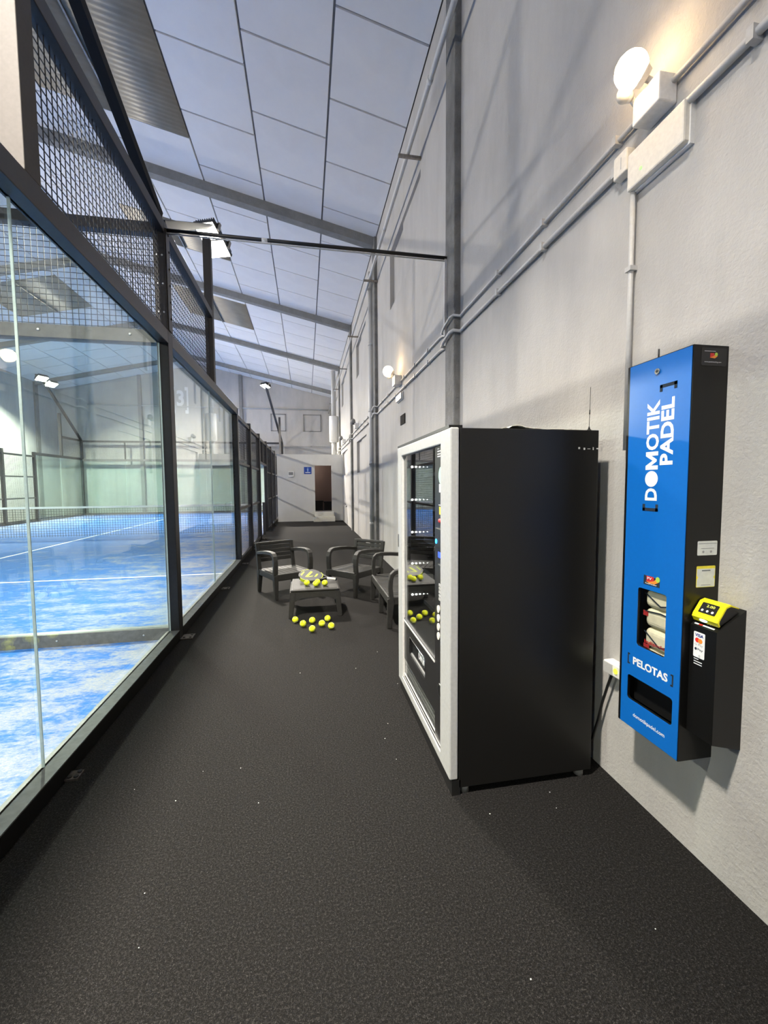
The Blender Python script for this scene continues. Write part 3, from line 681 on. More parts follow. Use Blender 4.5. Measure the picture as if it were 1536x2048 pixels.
# door skin with window and slot cut out (view: U = -Y to the right, V = +Z)
def plate_with_holes(name, x, th, y0, y1, z0, z1, holes, mat, parent):
    """rectangular plate facing -X with rounded holes, bands built between horizontal cuts"""
    b = bm_(); cu = z0
    for (ya, yb, za, zb, r) in sorted(holes, key=lambda h: h[2]):
        box(b, x, x+th, y0, y1, cu, za); box(b, x, x+th, y0, ya, za, zb); box(b, x, x+th, yb, y1, za, zb)
        for cy, cz, sy, sz in ((ya, za, 1, 1), (yb, za, -1, 1), (ya, zb, 1, -1), (yb, zb, -1, -1)):
            P = [(x, cy, cz)]
            for k in range(6):
                a = math.pi/2*k/5; P.append((x, cy+sy*(r-r*math.sin(a)), cz+sz*(r-r*math.cos(a))))
            prism(b, P, (th, 0, 0))
        cu = zb
    box(b, x, x+th, y0, y1, cu, z1); return ob(name, b, mat, parent)
WIN = (1.351, 1.491, .80, 1.043, .012); SLOT = (1.309, 1.533, .556, .66, .012)
plate_with_holes('door_backing', DX+.001, .011, DY0, DY1, DZ0, DZ1, [WIN, SLOT], 'cabinet_black', D)
plate_with_holes('door_face', DX-.001, .002, DY0+.004, DY1-.014, DZ0+.002, DZ1-.003, [WIN, SLOT], 'blue_face', D)
bx('window_pane', 'clear_pane', D, DX+.010, DX+.012, WIN[0], WIN[1], WIN[2], WIN[3])
bx('slot_back', 'interior_black', D, DX+.05, DX+.055, SLOT[0]-.02, SLOT[1]+.02, SLOT[2]-.02, SLOT[3]+.02)
b = bm_(); cyl(b, (DX, 1.427, 1.893), (DX-.006, 1.427, 1.893), .011, n=16); lk = ob('lock', b, 'chrome', D)
b = bm_(); cyl(b, (DX-.0062, 1.427, 1.893), (DX-.0075, 1.427, 1.893), .005, n=10); ob('keyhole', b, 'black_plastic', lk)
b = bm_(); cyl(b, (1.40, 1.50, DZ1), (1.40, 1.50, DZ1+.055), .0035, n=8); ob('aerial', b, 'black_plastic', D)
FX = DX-.001; UP = ((0, 0, 1), (0, 1, 0))       # lettering that reads upwards
UPY = (0, 0, 1)
def vtext(name, s, ybase, ytop, z0, z1, mat, off): return text(name, s, (FX, ybase, z0), (0, 0, 1), (0, 1, 0), z1-z0, ytop-ybase, mat, D, off)
vtext('lettering', 'D', 1.412, 1.470, 1.398, 1.447, 'print_white', .035)
decal('lettering', oval(0, 0, .031, .031, 28), (FX, 1.441, 1.483), (0, 0, 1), (0, 1, 0), 'print_white', D)
decal('lettering', [(0, 0), (0, .059), (.016, .059), (.035, .026), (.054, .059), (.070, .059), (.070, 0), (.054, 0), (.054, .032), (.039, .006), (.031, .006), (.016, .032), (.016, 0)], (FX, 1.412, 1.519), (0, 0, 1), (0, 1, 0), 'print_white', D)
vtext('lettering', 'OTIK', 1.411, 1.472, 1.595, 1.785, 'print_white', .03)
vtext('lettering', 'PADEL', 1.346, 1.404, 1.535, 1.784, 'print_white', .035)
def bracket_mark(y0, y1, z0, z1, opens):   # square bracket lying on its side
    w_ = .012
    zz = (z0, z0+w_) if opens else (z1-w_, z1)
    for a in ((y0, y1, *zz), (y0, y0+w_, z0, z1), (y1-w_, y1, z0, z1)):
        bx('bracket_mark', 'print_dark', D, FX-.001, FX-.0003, *a)
bracket_mark(1.405, 1.480, 1.357, 1.384, True); bracket_mark(1.338, 1.414, 1.812, 1.838, False)
R_ = (0, -1, 0)
text('lettering', 'PELOTAS', (FX, 1.505, .712), R_, (0, 0, 1), .172, .033, 'print_white', D, .035)
for y, s in ((1.531, 1), (1.311, -1)):
    for a in ((y-.003 if s > 0 else y-.003, y+.003, .706, .752), (min(y, y-s*.009), max(y, y-s*.009), .706, .712), (min(y, y-s*.009), max(y, y-s*.009), .746, .752)):
        bx('bracket_mark', 'print_dark', D, FX-.001, FX-.0003, *a)
text('web_address', 'domotikpadel.com', (FX, 1.496, .487), R_, (0, 0, 1), .158, .021, 'print_white', D, .01)
lo = (FX, 1.462, 1.063)       # small logo sticker
decal('logo_base', [(0, 0), (.078, 0), (.078, .032), (0, .037)], lo, R_, (0, 0, 1), 'print_dark', D, .0004)
decal('logo_red', [(.014, .015), (.05, .013), (.05, .036), (.014, .036)], lo, R_, (0, 0, 1), 'print_red', D, .0009)
decal('logo_swoosh', [(.010, .014), (.03, .008), (.055, .009), (.078, .022), (.066, .034), (.05, .02), (.03, .014)], lo, R_, (0, 0, 1), 'print_orange', D, .0014)
decal('logo_ball', oval(.070, .030, .010, .011, 16), lo, R_, (0, 0, 1), 'print_green', D, .0019)
text('lettering', 'PV', (FX-.001, 1.443, 1.085), R_, (0, 0, 1), .022, .010, 'print_white', D, .02, lift=.0014)
text('lettering', 'PadelVending', (FX-.001, 1.452, 1.065), R_, (0, 0, 1), .055, .0065, 'print_white', D, .02, lift=.0012)
# stickers on the near side (view: U = +X to the right, V = +Z, faces -Y)
SX = (1, 0, 0)
decal('sticker', rrect(0, .084, 0, .052, .004), (1.380, DY0, 1.205), SX, UPY, 'sticker_white', D)
for k, (x, r) in enumerate(((.025, .0045), (.058, .0045))): decal('sticker_dot', oval(x, .013, r, r, 12), (1.380, DY0, 1.205), SX, UPY, 'print_grey', D, .001)
decal('sticker_line', [(.004, .043), (.080, .043), (.080, .0445), (.004, .0445)], (1.380, DY0, 1.205), SX, UPY, 'print_grey', D, .001)
decal('sticker_line', [(.015, .025), (.070, .025), (.070, .0265), (.015, .0265)], (1.380, DY0, 1.205), SX, UPY, 'print_grey', D, .001)
decal('sticker', rrect(0, .080, 0, .078, .004), (1.380, DY0, 1.088), SX, UPY, 'sticker_yellow', D)
decal('sticker', [(.002, .002), (.078, .002), (.078, .028), (.072, .036), (.078, .044), (.078, .068), (.002, .068), (.002, .044), (.008, .036), (.002, .028)], (1.380, DY0, 1.088), SX, UPY, 'sticker_white', D, .001)
decal('sticker_line', [(.022, .060), (.058, .060), (.058, .0625), (.022, .0625)], (1.380, DY0, 1.088), SX, UPY, 'print_dark', D, .0015)
decal('sticker_line', [(.020, .008), (.060, .008), (.060, .010), (.020, .010)], (1.380, DY0, 1.088), SX, UPY, 'print_grey', D, .0015)
decal('name_plate', rrect(0, .105, 0, .062, .006), (1.364, DY0, 1.876), SX, UPY, 'panel_black', D)
text('web_address', 'www.padelvending.com', (1.376, DY0-.001, 1.886), SX, UPY, .070, .0058, 'print_white', D)
decal('sticker_line', [(.012, .049), (.058, .049), (.058, .0515), (.012, .0515)], (1.364, DY0, 1.876), SX, UPY, 'print_grey', D, .001)
decal('logo_red', [(.036, .028), (.052, .028), (.052, .044), (.036, .044)], (1.364, DY0, 1.876), SX, UPY, 'print_red', D, .001)
decal('logo_swoosh', [(.034, .028), (.055, .026), (.066, .034), (.060, .044), (.050, .034)], (1.364, DY0, 1.876), SX, UPY, 'print_orange', D, .0014)
decal('logo_ball', oval(.060, .040, .006, .006, 14), (1.364, DY0, 1.876), SX, UPY, 'print_green', D, .0018)
# ball packs behind the window
def pack(lab, z0, h, tilt):
    t = thing('ball_pack', lab, 'ball pack', (1.405, 1.415, z0), 0, 'ball packs in the dispenser')
    b = bm_(); box(b, 1.350, 1.440, 1.338, 1.476, z0, z0+h, bev=h*.30, seg=4); ob('bag', b, 'pack_cream', t)
    x = 1.349; pts = [(1.470, z0+h*.80), (1.395, z0+h*(.80-tilt)), (1.36, z0+h*(.80-tilt*.75)), (1.345, z0+h*.45)]
    for (ya, za), (yb, zb) in zip(pts, pts[1:]):
        b = bm_(); beam(b, (x, ya, za), (x, yb, zb), .0015, .005, (1, 0, 0)); beam(b, (x, ya, za), (x, yb, zb), .005, .0015, (1, 0, 0)); ob('black_line', b, 'print_dark', t)
    return t
p1 = pack('topmost cream ball pack behind the dispenser window', .966, .07, .55)
p2 = pack('middle cream ball pack with red corner behind the dispenser window', .886, .078, -.1)
p3 = pack('lower cream ball pack lettered in brown behind the dispenser window', .803, .080, .6)
text('lettering', 'bullpadel', (1.3485, 1.468, .815), R_, (0, 0, 1), .105, .018, 'print_red', p3, .02)
bx('red_corner', 'pack_red', p2, 1.348, 1.351, 1.455, 1.478, .93, .95); bx('red_corner', 'pack_red', p3, 1.348, 1.351, 1.445, 1.472, .800, .815)
p4 = pack('lowest cream ball pack almost hidden under the lettered pack', .715, .084, .5)

# payment box with card terminal
PB = thing('payment_box', 'black sloped card payment box fixed beside the blue dispenser', 'payment box', (1.42, 1.225, .545))
b = bm_(); prism(b, [(1.36, 1.174, .56), (XW, 1.174, .53), (XW, 1.174, 1.028), (1.36, 1.174, .958)], (0, .100, 0)); ob('case', b, 'cabinet_black', PB)
PX = 1.3598; po = (PX, 1.258, .846)
decal('payment_label', rrect(0, .043, 0, .092, .004), po, R_, UPY, 'print_white', PB)
text('lettering', 'VISA', (PX-.001, 1.253, .921), R_, UPY, .033, .0115, 'print_navy', PB, .03)
decal('card_logo', oval(.0145, .0625, .0085, .0085, 16), po, R_, UPY, 'print_mc_red', PB, .001); decal('card_logo', oval(.026, .0615, .0085, .0085, 16), po, R_, UPY, 'print_orange', PB, .0014)
text('lettering', 'G Pay', (PX-.001, 1.253, .887), R_, UPY, .032, .0095, 'print_grey', PB)
decal('fruit_logo', oval(.0095, .030, .0045, .005, 12), po, R_, UPY, 'print_dark', PB, .001)
text('lettering', 'Pay', (PX-.001, 1.2415, .870), R_, UPY, .021, .0105, 'print_dark', PB)
b = bm_()
for r in (.003, .006, .009):
    tube(b, [(PX-.001, 1.240-r*math.cos(a), .853+r*math.sin(a)*.8) for a in [math.radians(-50+100*k/6) for k in range(7)]], .0006, 5)
ob('contactless_mark', b, 'print_grey', PB)
for k, (w_, z) in enumerate(((.018, .838), (.032, .829), (.032, .820))): decal('caption_bar', [(0, 0), (w_, 0), (w_, .003), (0, .003)], (PX, 1.255, z), R_, UPY, 'print_white', PB)
# sloping top prints
sl_ = Vector((XW-1.36, 0, .07)).normalized()
TP = Vector((1.366, 1.265, .9617)); TU = (0, -1, 0); TV = tuple(sl_)
for a_, c_, mt in ((0, .016, 'print_white'), (.018, .030, 'print_mc_red'), (.032, .075, 'print_white')): decal('caption_bar', [(a_, 0), (c_, 0), (c_, .006), (a_, .006)], TP, TU, TV, mt, PB)
b = bm_()
for r in (.006, .011, .016):
    tube(b, [TP+Vector((0, -.045, .0012))+Vector((0, -1, 0))*r*math.cos(a)+sl_*(.012+r*math.sin(a)) for a in [math.radians(20+140*k/8) for k in range(9)]], .0012, 5)
ob('contactless_mark', b, 'print_white', PB)
CT = thing('card_terminal', 'yellow contactless card terminal with black screen on the payment box', 'card terminal', (1.42, 1.226, 1.0))
# profile in (s along slope from front, h above slope)
def slope(s, h): n = Vector((-sl_.z, 0, sl_.x)); return Vector((1.36, 0, .958)) + sl_*s + n*h
prof = [(.024, .004), (.024, .020), (.030, .028), (.075, .050), (.088, .048), (.104, .024), (.112, .004)]
b = bm_(); prism(b, [slope(s, h)+Vector((0, 1.182, 0)) for s, h in prof], (0, .086, 0)); ob('body', b, 'black_plastic', CT)
prof2 = [(.018, .008), (.018, .026), (.028, .034), (.074, .056), (.094, .052), (.118, .022), (.116, .019), (.092, .047), (.074, .0505), (.030, .0285), (.0235, .022), (.0235, .008)]
b = bm_(); prism(b, [slope(s, h)+Vector((0, 1.176, 0)) for s, h in prof2], (0, .098, 0)); bmesh.ops.bevel(b, geom=[e for e in b.edges if abs(e.verts[0].co.y-e.verts[1].co.y) < 1e-5], offset=.0015, segments=2, affect='EDGES')
ob('shell', b, 'terminal_yellow', CT)
e0, e1 = slope(.034, .0375), slope(.070, .0548); ev = (e1-e0)
decal('screen', rrect(0, .062, 0, ev.length, .003), e0+Vector((0, 1.256, 0)), (0, -1, 0), ev, 'panel_black', CT, .0006)
text('screen_digits', '2.00', e0+Vector((0, 1.236, 0))+ev*.62, (0, -1, 0), ev, .030, .009, 'screen_text', CT, lift=.0016)
for k in range(3): decal('screen_icon', oval(.012+.019*k, .010, .0045, .0045, 12), e0+Vector((0, 1.256, 0)), (0, -1, 0), ev, 'print_white', CT, .0014)
b = bm_(); sphere(b, slope(.0175, .019)+Vector((0, 1.230, 0)), .008, 12, 8, sc_=(.3, 2.0, .8)); ob('front_light', b, 'led_ice', CT)

# ------------------------------------------------------------------ vending machine
V0, V1 = 1.812, 2.915
VM = thing('vending_machine', 'tall black vending machine with pale door frame standing against the wall', 'vending machine', (1.0, 2.36, 0))
bx('side_panel', 'vending_black', VM, .682, 1.378, V0, V0+.02, .035, 1.72, bev=.003); bx('side_panel', 'vending_black', VM, .682, 1.378, V1-.02, V1, .035, 1.72, bev=.003)
bx('back_panel', 'vending_black', VM, 1.36, 1.378, V0+.02, V1-.02, .035, 1.72); bx('top_panel', 'vending_black', VM, .69, 1.36, V0+.02, V1-.02, 1.70, 1.718)
bx('bottom_panel', 'vending_black', VM, .69, 1.36, V0+.02, V1-.02, .035, .06)
bx('top_lip', 'vending_black', VM, .636, .70, V0+.02, V1, 1.721, 1.735)
bx('kick_plate', 'black_plastic', VM, .648, .69, V0, V1, .0, .075)
for x, y in ((.72, V0+.03), (1.33, V0+.03), (.72, V1-.06), (1.33, V1-.06)):
    b = bm_(); cyl(b, (x, y, 0), (x, y, .035), .022, n=12); ob('foot', b, 'screen_grey', VM)
# door frame as four mitred-looking members
b = bm_(); Fx0, Fx1 = .636, .677
box(b, Fx0, Fx1, V0-.002, 1.957, .078, 1.722, bev=.006); box(b, Fx0, Fx1, 2.808, V1+.002, .078, 1.722, bev=.006)
box(b, Fx0+.0005, Fx1, 1.95, 2.815, 1.66, 1.7215, bev=.005); box(b, Fx0+.0005, Fx1, 1.95, 2.815, .0785, .128, bev=.005)
DR = ob('door_frame', b, 'vending_frame', VM)
bx('inner_trim', 'vending_frame', VM, Fx0+.012, Fx0+.016, 1.957, 2.808, .128, .133); bx('inner_trim', 'frame_bright', VM, Fx0+.015, Fx0+.02, 2.09, 2.80, .150, .155)
bx('inner_trim', 'frame_bright', VM, Fx0+.006, Fx0+.02, 2.80, 2.808, .128, 1.66)
pl = bx('selection_panel', 'panel_black', VM, .652, .675, 1.957, 2.093, .128, 1.66)
gp = bx('display_pane', 'display_glass', VM, .656, .660, 2.093, 2.802, .545, 1.66)
bx('glass_trim', 'frame_bright', VM, .648, .664, 2.093, 2.802, .528, .540); bx('glass_trim', 'shelf_grey', VM, .650, .668, 2.093, 2.802, .540, .549)
plate_with_holes('delivery_panel', .652, .02, 2.093, 2.802, .262, .528, [(2.285, 2.655, .335, .468, .03)], 'panel_black', VM)
b = bm_(); box(b, .666, .672, 2.27, 2.67, .32, .48); fl = ob('delivery_flap', b, 'interior_black', VM)
tube_b = bm_(); tube(tube_b, [(.652, 2.655, .36), (.651, 2.655, .45), (.651, 2.64, .467), (.651, 2.31, .468), (.651, 2.287, .455), (.651, 2.285, .40)], .0025, 6); ob('flap_rim', tube_b, 'chrome', VM)
bx('flap_handle', 'shelf_grey', VM, .655, .675, 2.30, 2.64, .340, .366, bev=.008)
text('lettering', 'twikk', (.6655, 2.475, .392), R_, UPY, .185, .075, 'print_white', VM, .012)
bx('door_sill', 'panel_black', VM, .6435, .677, 1.957, 2.808, .128, .1305); bx('lower_pane', 'display_glass', VM, .655, .659, 2.093, 2.802, .156, .262); bx('lower_back', 'shelf_grey', VM, .668, .676, 2.093, 2.802, .137, .262)  # black strip added over the bottom rail's top to hide its lit band
for z in (.175, .20, .232): bx('inner_trim', 'frame_bright', VM, .660, .668, 2.1, 2.80, z, z+.006)
bx('door_lock', 'chrome', VM, .632, .638, 2.885, 2.90, 1.03, 1.12)
# selection panel fittings
SPX = .652
def pd(name, pts, y, z, mat, par=pl, lift=.0005): return decal(name, pts, (SPX, y, z), R_, UPY, mat, par, lift)
def rc(w_, h): return [(0, 0), (w_, 0), (w_, h), (0, h)]
for k, z in enumerate((1.642, 1.630, 1.616, 1.604)): pd('caption_bar', rc(.05 if k else .03, .005), 2.05, z, 'print_white')
pd('sticker', rc(.030, .064), 1.988, 1.575, 'print_white'); pd('sticker_head', rc(.030, .016), 1.988, 1.625, 'print_orange', lift=.001)
pd('sticker', oval(0, 0, .036, .042), 1.995, 1.512, 'sticker_mint'); pd('sticker', rrect(0, .055, 0, .042, .004), 2.022, 1.428, 'print_white')
pd('caption_bar', rc(.045, .004), 2.03, 1.363, 'print_white'); pd('price_tag', [(0, 0), (.03, 0), (.03, .035), (0, .04)], 2.02, 1.318, 'sticker_yellow')
b = bm_(); sphere(b, (SPX, 2.005, 1.286), .02, 12, 8, sc_=(.4, 1.4, .6)); ob('coin_mouth', b, 'print_red', pl)
bx('card_reader', 'black_plastic', pl, .640, .652, 1.962, 2.05, 1.15, 1.25, bev=.004)
b = bm_(); cyl(b, (.640, 2.03, 1.182), (.637, 2.03, 1.182), .012, n=12); ob('reader_light', b, 'led_blue', pl)
bx('display', 'lcd_blue', pl, .6505, .6525, 1.962, 2.035, 1.100, 1.128)
bx('coin_slot', 'chrome', pl, .648, .6525, 1.975, 2.03, 1.060, 1.066); bx('coin_slot', 'screen_grey', pl, .649, .6525, 1.985, 1.993, 1.03, 1.06)
for r_ in range(5):
    for c_ in range(3): bx('key', 'conduit_grey', pl, .648, .6525, 1.967+.019*c_, 1.979+.019*c_, .885+.018*r_, .897+.018*r_)
for k in range(4):
    b = bm_(); cyl(b, (.6525, 2.022, .836-.0465*k), (.646, 2.022, .836-.0465*k), .019, n=16); ob('push_button', b, 'cream_plastic', pl)
    pd('caption_bar', rc(.026, .005), 1.995, .820-.0465*k, 'print_white')
b = bm_(); cyl(b, (.6525, 2.003, .42), (.648, 2.003, .42), .036, .032, 20); ob('coin_cup', b, 'chrome', pl); b = bm_(); cyl(b, (.648, 2.003, .42), (.6475, 2.003, .42), .027, n=20); ob('coin_cup_hollow', b, 'interior_black', pl)
# interior: lining, shelves with coils, rows of glowing dots imitating reflections
bx('lining', 'interior_black', VM, 1.28, 1.30, 2.10, 2.83, .5, 1.69); bx('lining', 'interior_black', VM, .69, 1.28, 2.09, 2.10, .5, 1.69); bx('lining', 'interior_black', VM, .69, 1.28, 2.82, 2.835, .5, 1.69)
bx('chute', 'shelf_grey', VM, .69, 1.28, 2.11, 2.81, .5, .51)
for k, z in enumerate((.705, .923, 1.141, 1.364, 1.588)):
    sh = bx('shelf', 'interior_black', VM, .80, 1.27, 2.11, 2.81, z-.06, z-.048)
    bx('price_rail', 'shelf_grey', sh, .795, .80, 2.11, 2.81, z-.066, z-.04)
    for j in range(5):  # one lamp and its shrinking reflections in the glazing, built as glowing dots
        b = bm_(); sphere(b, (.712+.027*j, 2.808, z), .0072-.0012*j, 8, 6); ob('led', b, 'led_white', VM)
    if k < 4:
        for j in range(3):
            b = bm_(); y = 2.22+.2*j; tube(b, [(.81+.42*q/60, y+.032*math.cos(q*.75), z-.012+.032*math.sin(q*.75)) for q in range(61)], .002, 4); ob('coil', b, 'screen_grey', sh)
for k, (z, mt, lab) in enumerate(((.66, 'print_mc_red', 'red packet on the lowest vending machine shelf'), (.878, 'sticker_white', 'white bottle on the second vending machine shelf'), (1.096, 'print_navy', 'blue packet on the middle vending machine shelf'), (1.319, 'sticker_white', 'pale packet on the fourth vending machine shelf'))):
    t = thing('snack_item', lab, 'snack', (.84, 2.145, z)); b = bm_(); cyl(b, (.84, 2.145, z), (.84, 2.145, z+.10), .028, n=14); cyl(b, (.84, 2.145, z+.10), (.84, 2.145, z+.125), .028, .012, 14); ob('bottle', b, mt, t)
    b = bm_(); cyl(b, (.84, 2.145, z+.125), (.84, 2.145, z+.142), .013, n=10); ob('cap', b, 'print_white', t)
for k in range(5): bx('scuff', 'conduit_grey', VM, 1.27+.024*k+.004*(k % 2), 1.279+.024*k+.003*(k % 3), V0-.0008, V0, 1.630-.004*(k % 2), 1.639-.003*(k % 3))
# things lying on top
b = bm_(); G = {}
for i in range(25):
    for j in range(15):
        x = .93+.41*i/24; y = 1.84+.36*j/14
        z = 1.7215+.010*math.exp(-((i-3)/3)**2)+.007*max(0, math.sin(i*.55+j*.35))*(1-i/26)+.004*abs(math.sin(i*1.3+j*.9))*(1-i/30)
        G[i, j] = b.verts.new((x, y+.01*math.sin(i*.6), z))
for i in range(24):
    for j in range(14): f = b.faces.new([G[i, j], G[i+1, j], G[i+1, j+1], G[i, j+1]]); f.smooth = True
r = bmesh.ops.extrude_face_region(b, geom=b.faces[:])
for v in [g for g in r['geom'] if isinstance(g, bmesh.types.BMVert)]: v.co.z += .002
tag(ob('crumpled_cloth', b, 'cloth'), 'crumpled cream cloth lying on top of the vending machine', 'cloth')
t = thing('antenna', 'thin black aerial with magnetic base on the vending machine', 'antenna', (1.352, 1.85, 1.72))
b = bm_(); cyl(b, (1.352, 1.85, 1.718), (1.352, 1.85, 1.728), .016, .008, 14); cyl(b, (1.352, 1.85, 1.728), (1.352, 1.85, 1.742), .006, .0025, 10); ob('base', b, 'black_plastic', t)
b = bm_(); cyl(b, (1.352, 1.85, 1.74), (1.356, 1.85, 1.93), .0012, n=6); ob('whip', b, 'black_plastic', t); b = bm_(); cyl(b, (1.3532, 1.85, 1.80), (1.3535, 1.85, 1.822), .0028, n=8); ob('coil', b, 'black_plastic', t)

# ------------------------------------------------------------------ resin lounge set
def ribbon(bm, path, x0, x1, th):
    """flat strip swept along a path in the YZ plane"""
    R = []
    for i, p in enumerate(path):
        a, c = path[max(i-1, 0)], path[min(i+1, len(path)-1)]; d = Vector((0, c[0]-a[0], c[1]-a[1])).normalized(); n = Vector((0, -d.z, d.y)); q = Vector((0, p[0], p[1]))
        R.append([bm.verts.new(q+n*s*th/2+Vector((x, 0, 0))) for x, s in ((x0, -1), (x0+.006, -1.25), (x1-.006, -1.25), (x1, -1), (x1, 1), (x1-.006, 1.25), (x0+.006, 1.25), (x0, 1))])
    for A, Bv in zip(R, R[1:]):
        for k in range(8): bm.faces.new([A[k], A[(k+1) % 8], Bv[(k+1) % 8], Bv[k]])
    bm.faces.new(R[0][::-1]); bm.faces.new(R[-1])
def legmesh(bm, top, bot, wt, wb_):
    A = [bm.verts.new((top[0]+a*wt[0]/2, top[1]+c*wt[1]/2, top[2])) for a, c in ((-1, -1), (1, -1), (1, 1), (-1, 1))]
    Bv = [bm.verts.new((bot[0]+a*wb_[0]/2, bot[1]+c*wb_[1]/2, bot[2])) for a, c in ((-1, -1), (1, -1), (1, 1), (-1, 1))]
    bm.faces.new(A); bm.faces.new(Bv[::-1])
    for k in range(4): bm.faces.new([A[k], A[(k+1) % 4], Bv[(k+1) % 4], Bv[k]])
    bmesh.ops.bevel(bm, geom=bm.edges[:], offset=.006, segments=2, affect='EDGES')
def lounge(name, lab, cat, loc, rz, W, nsl, mid=False, group=None):
    t = thing(name, lab, cat, loc, rz, group); h = W/2
    def P(nm, b, mt='resin', par=None): return ob(nm, b, mt, par or t, local=True)
    for s in (-1, 1):
        b = bm_(); legmesh(b, (s*(h-.03), -.265, .31), (s*(h-.028), -.285, 0), (.06, .075), (.042, .045)); P('leg', b)
        b = bm_(); legmesh(b, (s*(h-.03), .255, .31), (s*(h-.028), .285, 0), (.06, .085), (.042, .045)); P('leg', b)
        b = bm_(); path = [(-.262, .30), (-.272, .42), (-.268, .50), (-.255, .55), (-.225, .578), (-.18, .588), (-.05, .586), (.10, .572), (.20, .555), (.275, .545)]
        ribbon(b, path, s*(h-.03)-.03, s*(h-.03)+.03, .034); P('armrest', b)
        b = bm_(); box(b, s*(h-.03)-.022, s*(h-.03)+.022, -.25, .25, .245, .325, bev=.008); P('side_rail', b)
    if mid: b = bm_(); legmesh(b, (0, -.262, .27), (0, -.275, 0), (.06, .06), (.042, .045)); P('leg', b)
    b = bm_(); box(b, -h+.03, h-.03, -.298, -.262, .24, .328, bev=.01); P('front_apron', b)
    b = bm_(); box(b, -h+.03, h-.03, .24, .275, .25, .32, bev=.008); P('rear_apron', b)
    for k in range(nsl):
        wd = (W-.11)/nsl; x = -h+.055+wd*k
        b = bm_(); box(b, x+.0025, x+wd-.0025, -.262, .25, .312, .326-.004, bev=.003); P('seat_slat', b, 'resin_dark' if False else 'resin')
    # backrest leaning back
    M = Matrix.Translation((0, .262, .33)) @ Matrix.Rotation(math.radians(-11), 4, 'X')
    for s in (-1, 1): b = bm_(); box(b, s*(h-.028)-.028, s*(h-.028)+.028, -.018, .018, -.04, .352, bev=.008, M=M); P('back_post', b)
    b = bm_(); box(b, -h+.028, h-.028, -.017, .017, .315, .358, bev=.010, M=M); P('back_slat', b)
    for k in range(4): b = bm_(); box(b, -h+.05, h-.05, -.011, .011, (.256-.0565*k), (.306-.0565*k), bev=.005, M=M); P('back_slat', b)
    return t
lounge('armchair', 'dark grey resin armchair standing nearest the glass cage', 'armchair', (-.31, 5.86, 0), math.atan2(.46, .89), .56, 7, group='resin lounge chairs')
lounge('armchair', 'dark grey resin armchair at the far side of the low table, turned to the left', 'armchair', (.645, 5.765, 0), -math.atan2(.73, .69), .54, 7, group='resin lounge chairs')
lounge('loveseat', 'dark grey resin two-seat bench half hidden behind the vending machine', 'bench', (1.095, 4.71, 0), -math.pi/2, 1.16, 14, True)
TB = thing('coffee_table', 'low dark grey resin table carrying balls and a racket', 'table', (.078, 4.96, 0))
b = bm_(); box(b, -.19, .345, 4.665, 5.255, .296, .320, bev=.011, seg=3); ob('tabletop', b, 'resin', TB)
b = bm_(); box(b, -.165, .32, 4.70, 5.22, .318, .3235, bev=.003); ob('top_panel', b, 'resin', TB)
for yy, s in ((4.675, -1), (5.245, 1)):
    b = bm_(); n = 14; y0, y1 = sorted((yy, yy-s*.03)); pts = [(-.19, y0, .30), (.345, y0, .30)] + [(.345-.05-.435*k/n, y0, .232-.045*abs(2*k/n-1)**4) for k in range(n+1)]
    prism(b, pts, (0, y1-y0, 0)); ob('apron', b, 'resin', TB)
for xx, s in ((-.187, -1), (.342, 1)): b = bm_(); box(b, xx-.015, xx+.015, 4.72, 5.2, .225, .298, bev=.006); ob('apron', b, 'resin', TB)
for sx_, x in ((-1, -.165), (1, .32)):
    for sy_, y in ((-1, 4.70), (1, 5.22)):
        b = bm_(); legmesh(b, (x, y, .298), (x+sx_*.030, y+sy_*.010, 0), (.065, .065), (.046, .05)); ob('leg', b, 'resin', TB)
# racket lying tilted on a ball
RK = thing('padel_racket', 'grey and lime padel racket lying on the low table', 'racket', (.08, 5.08, .33))
hc = Vector((.03, 5.075, .382)); ge = Vector((.335, 4.985, .348)); ax = (ge-hc).normalized(); tl = Vector((.08, .93, .36)); tl = (tl-ax*tl.dot(ax)).normalized(); nn = ax.cross(tl); nn = nn if nn.z > 0 else -nn
def rk(u, v, w_=0): return hc+ax*u+tl*v+nn*w_
def headpts(sc_, w_): return [rk(.135*sc_*math.cos(a) if math.cos(a) < 0 else .145*sc_*math.cos(a), .118*sc_*math.sin(a)*(1-.12*max(0, math.cos(a))), w_) for a in [2*math.pi*k/32 for k in range(32)]]
b = bm_(); prism(b, headpts(1, -.018), nn*.036, smooth=True); ob('head', b, 'racket_grey', RK)
for k in range(32):
    if k % 5 == 4: continue
    b = bm_(); A = headpts(1.035, 0); p, q = A[k], A[(k+1) % 32]; beam(b, p, q, .006, .037, nn); ob('edge_band', b, 'racket_lime' if (k//5) % 2 == 0 else 'racket_grey', RK)
for pts in ([(-.05, -.05), (-.02, -.055), (.01, .07), (-.02, .075)], [(-.02, -.055), (.03, -.03), (.04, -.01), (0, -.03)], [(.055, -.03), (.08, -.02), (.085, .04), (.065, .035)], [(-.115, -.02), (-.095, -.04), (-.085, .05), (-.10, .05)]):
    b = bm_(); prism(b, [rk(u, v, .0182) for u, v in pts], nn*.0006); ob('print', b, 'racket_lime', RK)
for s in (-1, 1): b = bm_(); beam(b, rk(.125, s*.055), rk(.195, s*.010), .022, .03, nn); ob('throat', b, 'black_plastic', RK)
b = bm_(); beam(b, rk(.185, 0), rk(.205, 0), .03, .03, nn); ob('throat', b, 'black_plastic', RK)
b = bm_(); cyl(b, rk(.20, 0), rk(.31, 0), .0155, n=14); ob('grip', b, 'frame_bright', RK); b = bm_(); cyl(b, rk(.31, 0), rk(.318, 0), .018, n=14); ob('butt_cap', b, 'print_dark', RK)
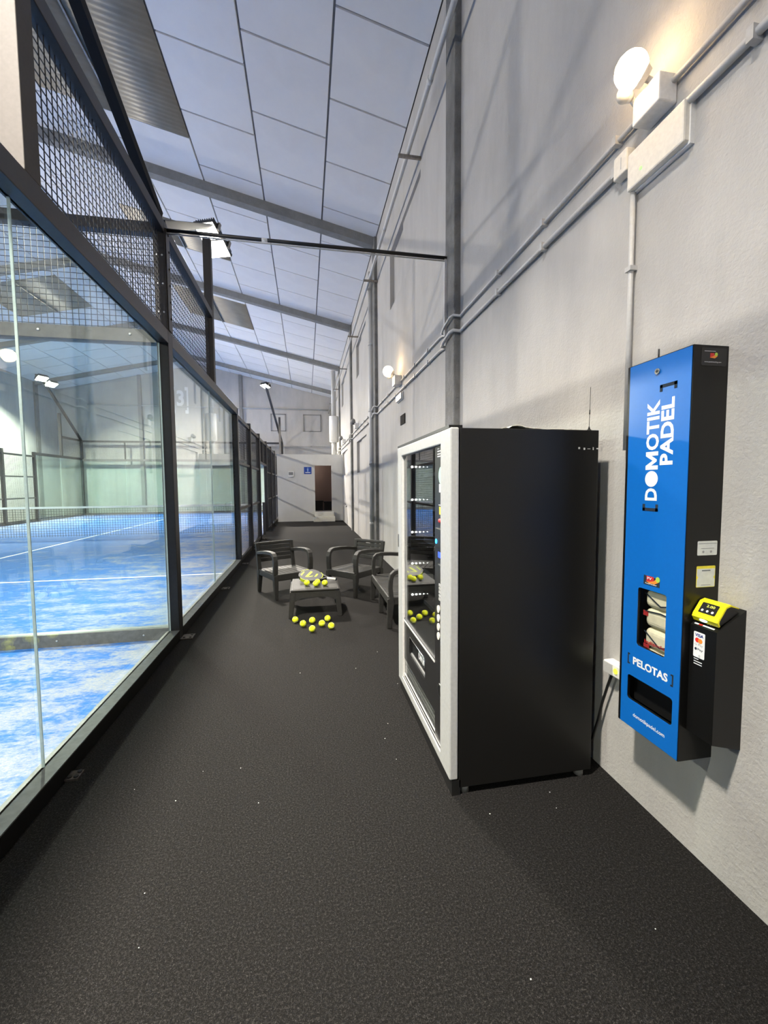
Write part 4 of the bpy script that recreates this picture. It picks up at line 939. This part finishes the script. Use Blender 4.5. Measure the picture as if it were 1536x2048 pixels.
# balls
b = bm_(); sphere(b, (0, 0, 0), .0335, 24, 14); bme = bpy.data.meshes.new('padel_ball'); b.to_mesh(bme); b.free(); bme.materials.append(MATS['ball_felt'])
b = bm_(); pts = []
for k in range(49):
    a = 2*math.pi*k/48; x = math.cos(a)+.35*math.cos(3*a); y = math.sin(a)-.35*math.sin(3*a); z = 1.15*math.sin(2*a); pts.append(Vector((x, y, z)).normalized()*.0334)
tube(b, pts, .0011, 5); sme = bpy.data.meshes.new('seam'); b.to_mesh(sme); b.free(); sme.materials.append(MATS['sticker_white'])
def ball(lab, x, y, z, grp):
    o = bpy.data.objects.new('padel_ball', bme); C.objects.link(o); o.location = (x, y, z+.0335); o.rotation_euler = (random.random()*6, random.random()*6, random.random()*6)
    s = bpy.data.objects.new('seam', sme); C.objects.link(s); s.parent = o; tag(o, lab, 'ball', grp)
for lab, x, y in (('yellow ball on the carpet, leftmost of the seven before the low table', -.141, 4.534), ('yellow ball on the carpet, second from the left of the seven', -.059, 4.387),
                  ('yellow ball on the carpet in the middle of the rear row of seven', .037, 4.478), ('yellow ball on the carpet nearest the camera of the seven', .033, 4.206),
                  ('yellow ball on the carpet between the middle ball and the rearmost right one', .134, 4.355), ('yellow ball on the carpet touching the rear right, close to the table leg', .201, 4.508),
                  ('yellow ball on the carpet, rightmost of the seven', .226, 4.258)): ball(lab, x, y, 0, 'balls on the carpet')
for lab, x, y in (('yellow ball on the low table, leftmost of the four before the racket', -.013, 4.835), ('yellow ball at the front edge of the low table', .086, 4.775),
                  ('yellow ball on the table just behind the front one', .108, 4.862), ('yellow ball on the low table beside the racket grip', .188, 4.795), ('yellow ball hidden under the raised racket head', .06, 5.19)): ball(lab, x, y, .3235, 'balls on the low table')
# small pale litter specks pressed into the carpet
b = bm_()
for k in range(24):
    x, y = random.uniform(-.9, 1.4), random.uniform(.9, 3.6); s = random.uniform(.0008, .0019); box(b, x-s, x+s*1.4, y-s, y+s, 0, .0015)
lt = ob('carpet_specks', b, 'sticker_white'); tag(lt, 'tiny pale specks scattered over the black carpet', 'specks', kind='stuff')
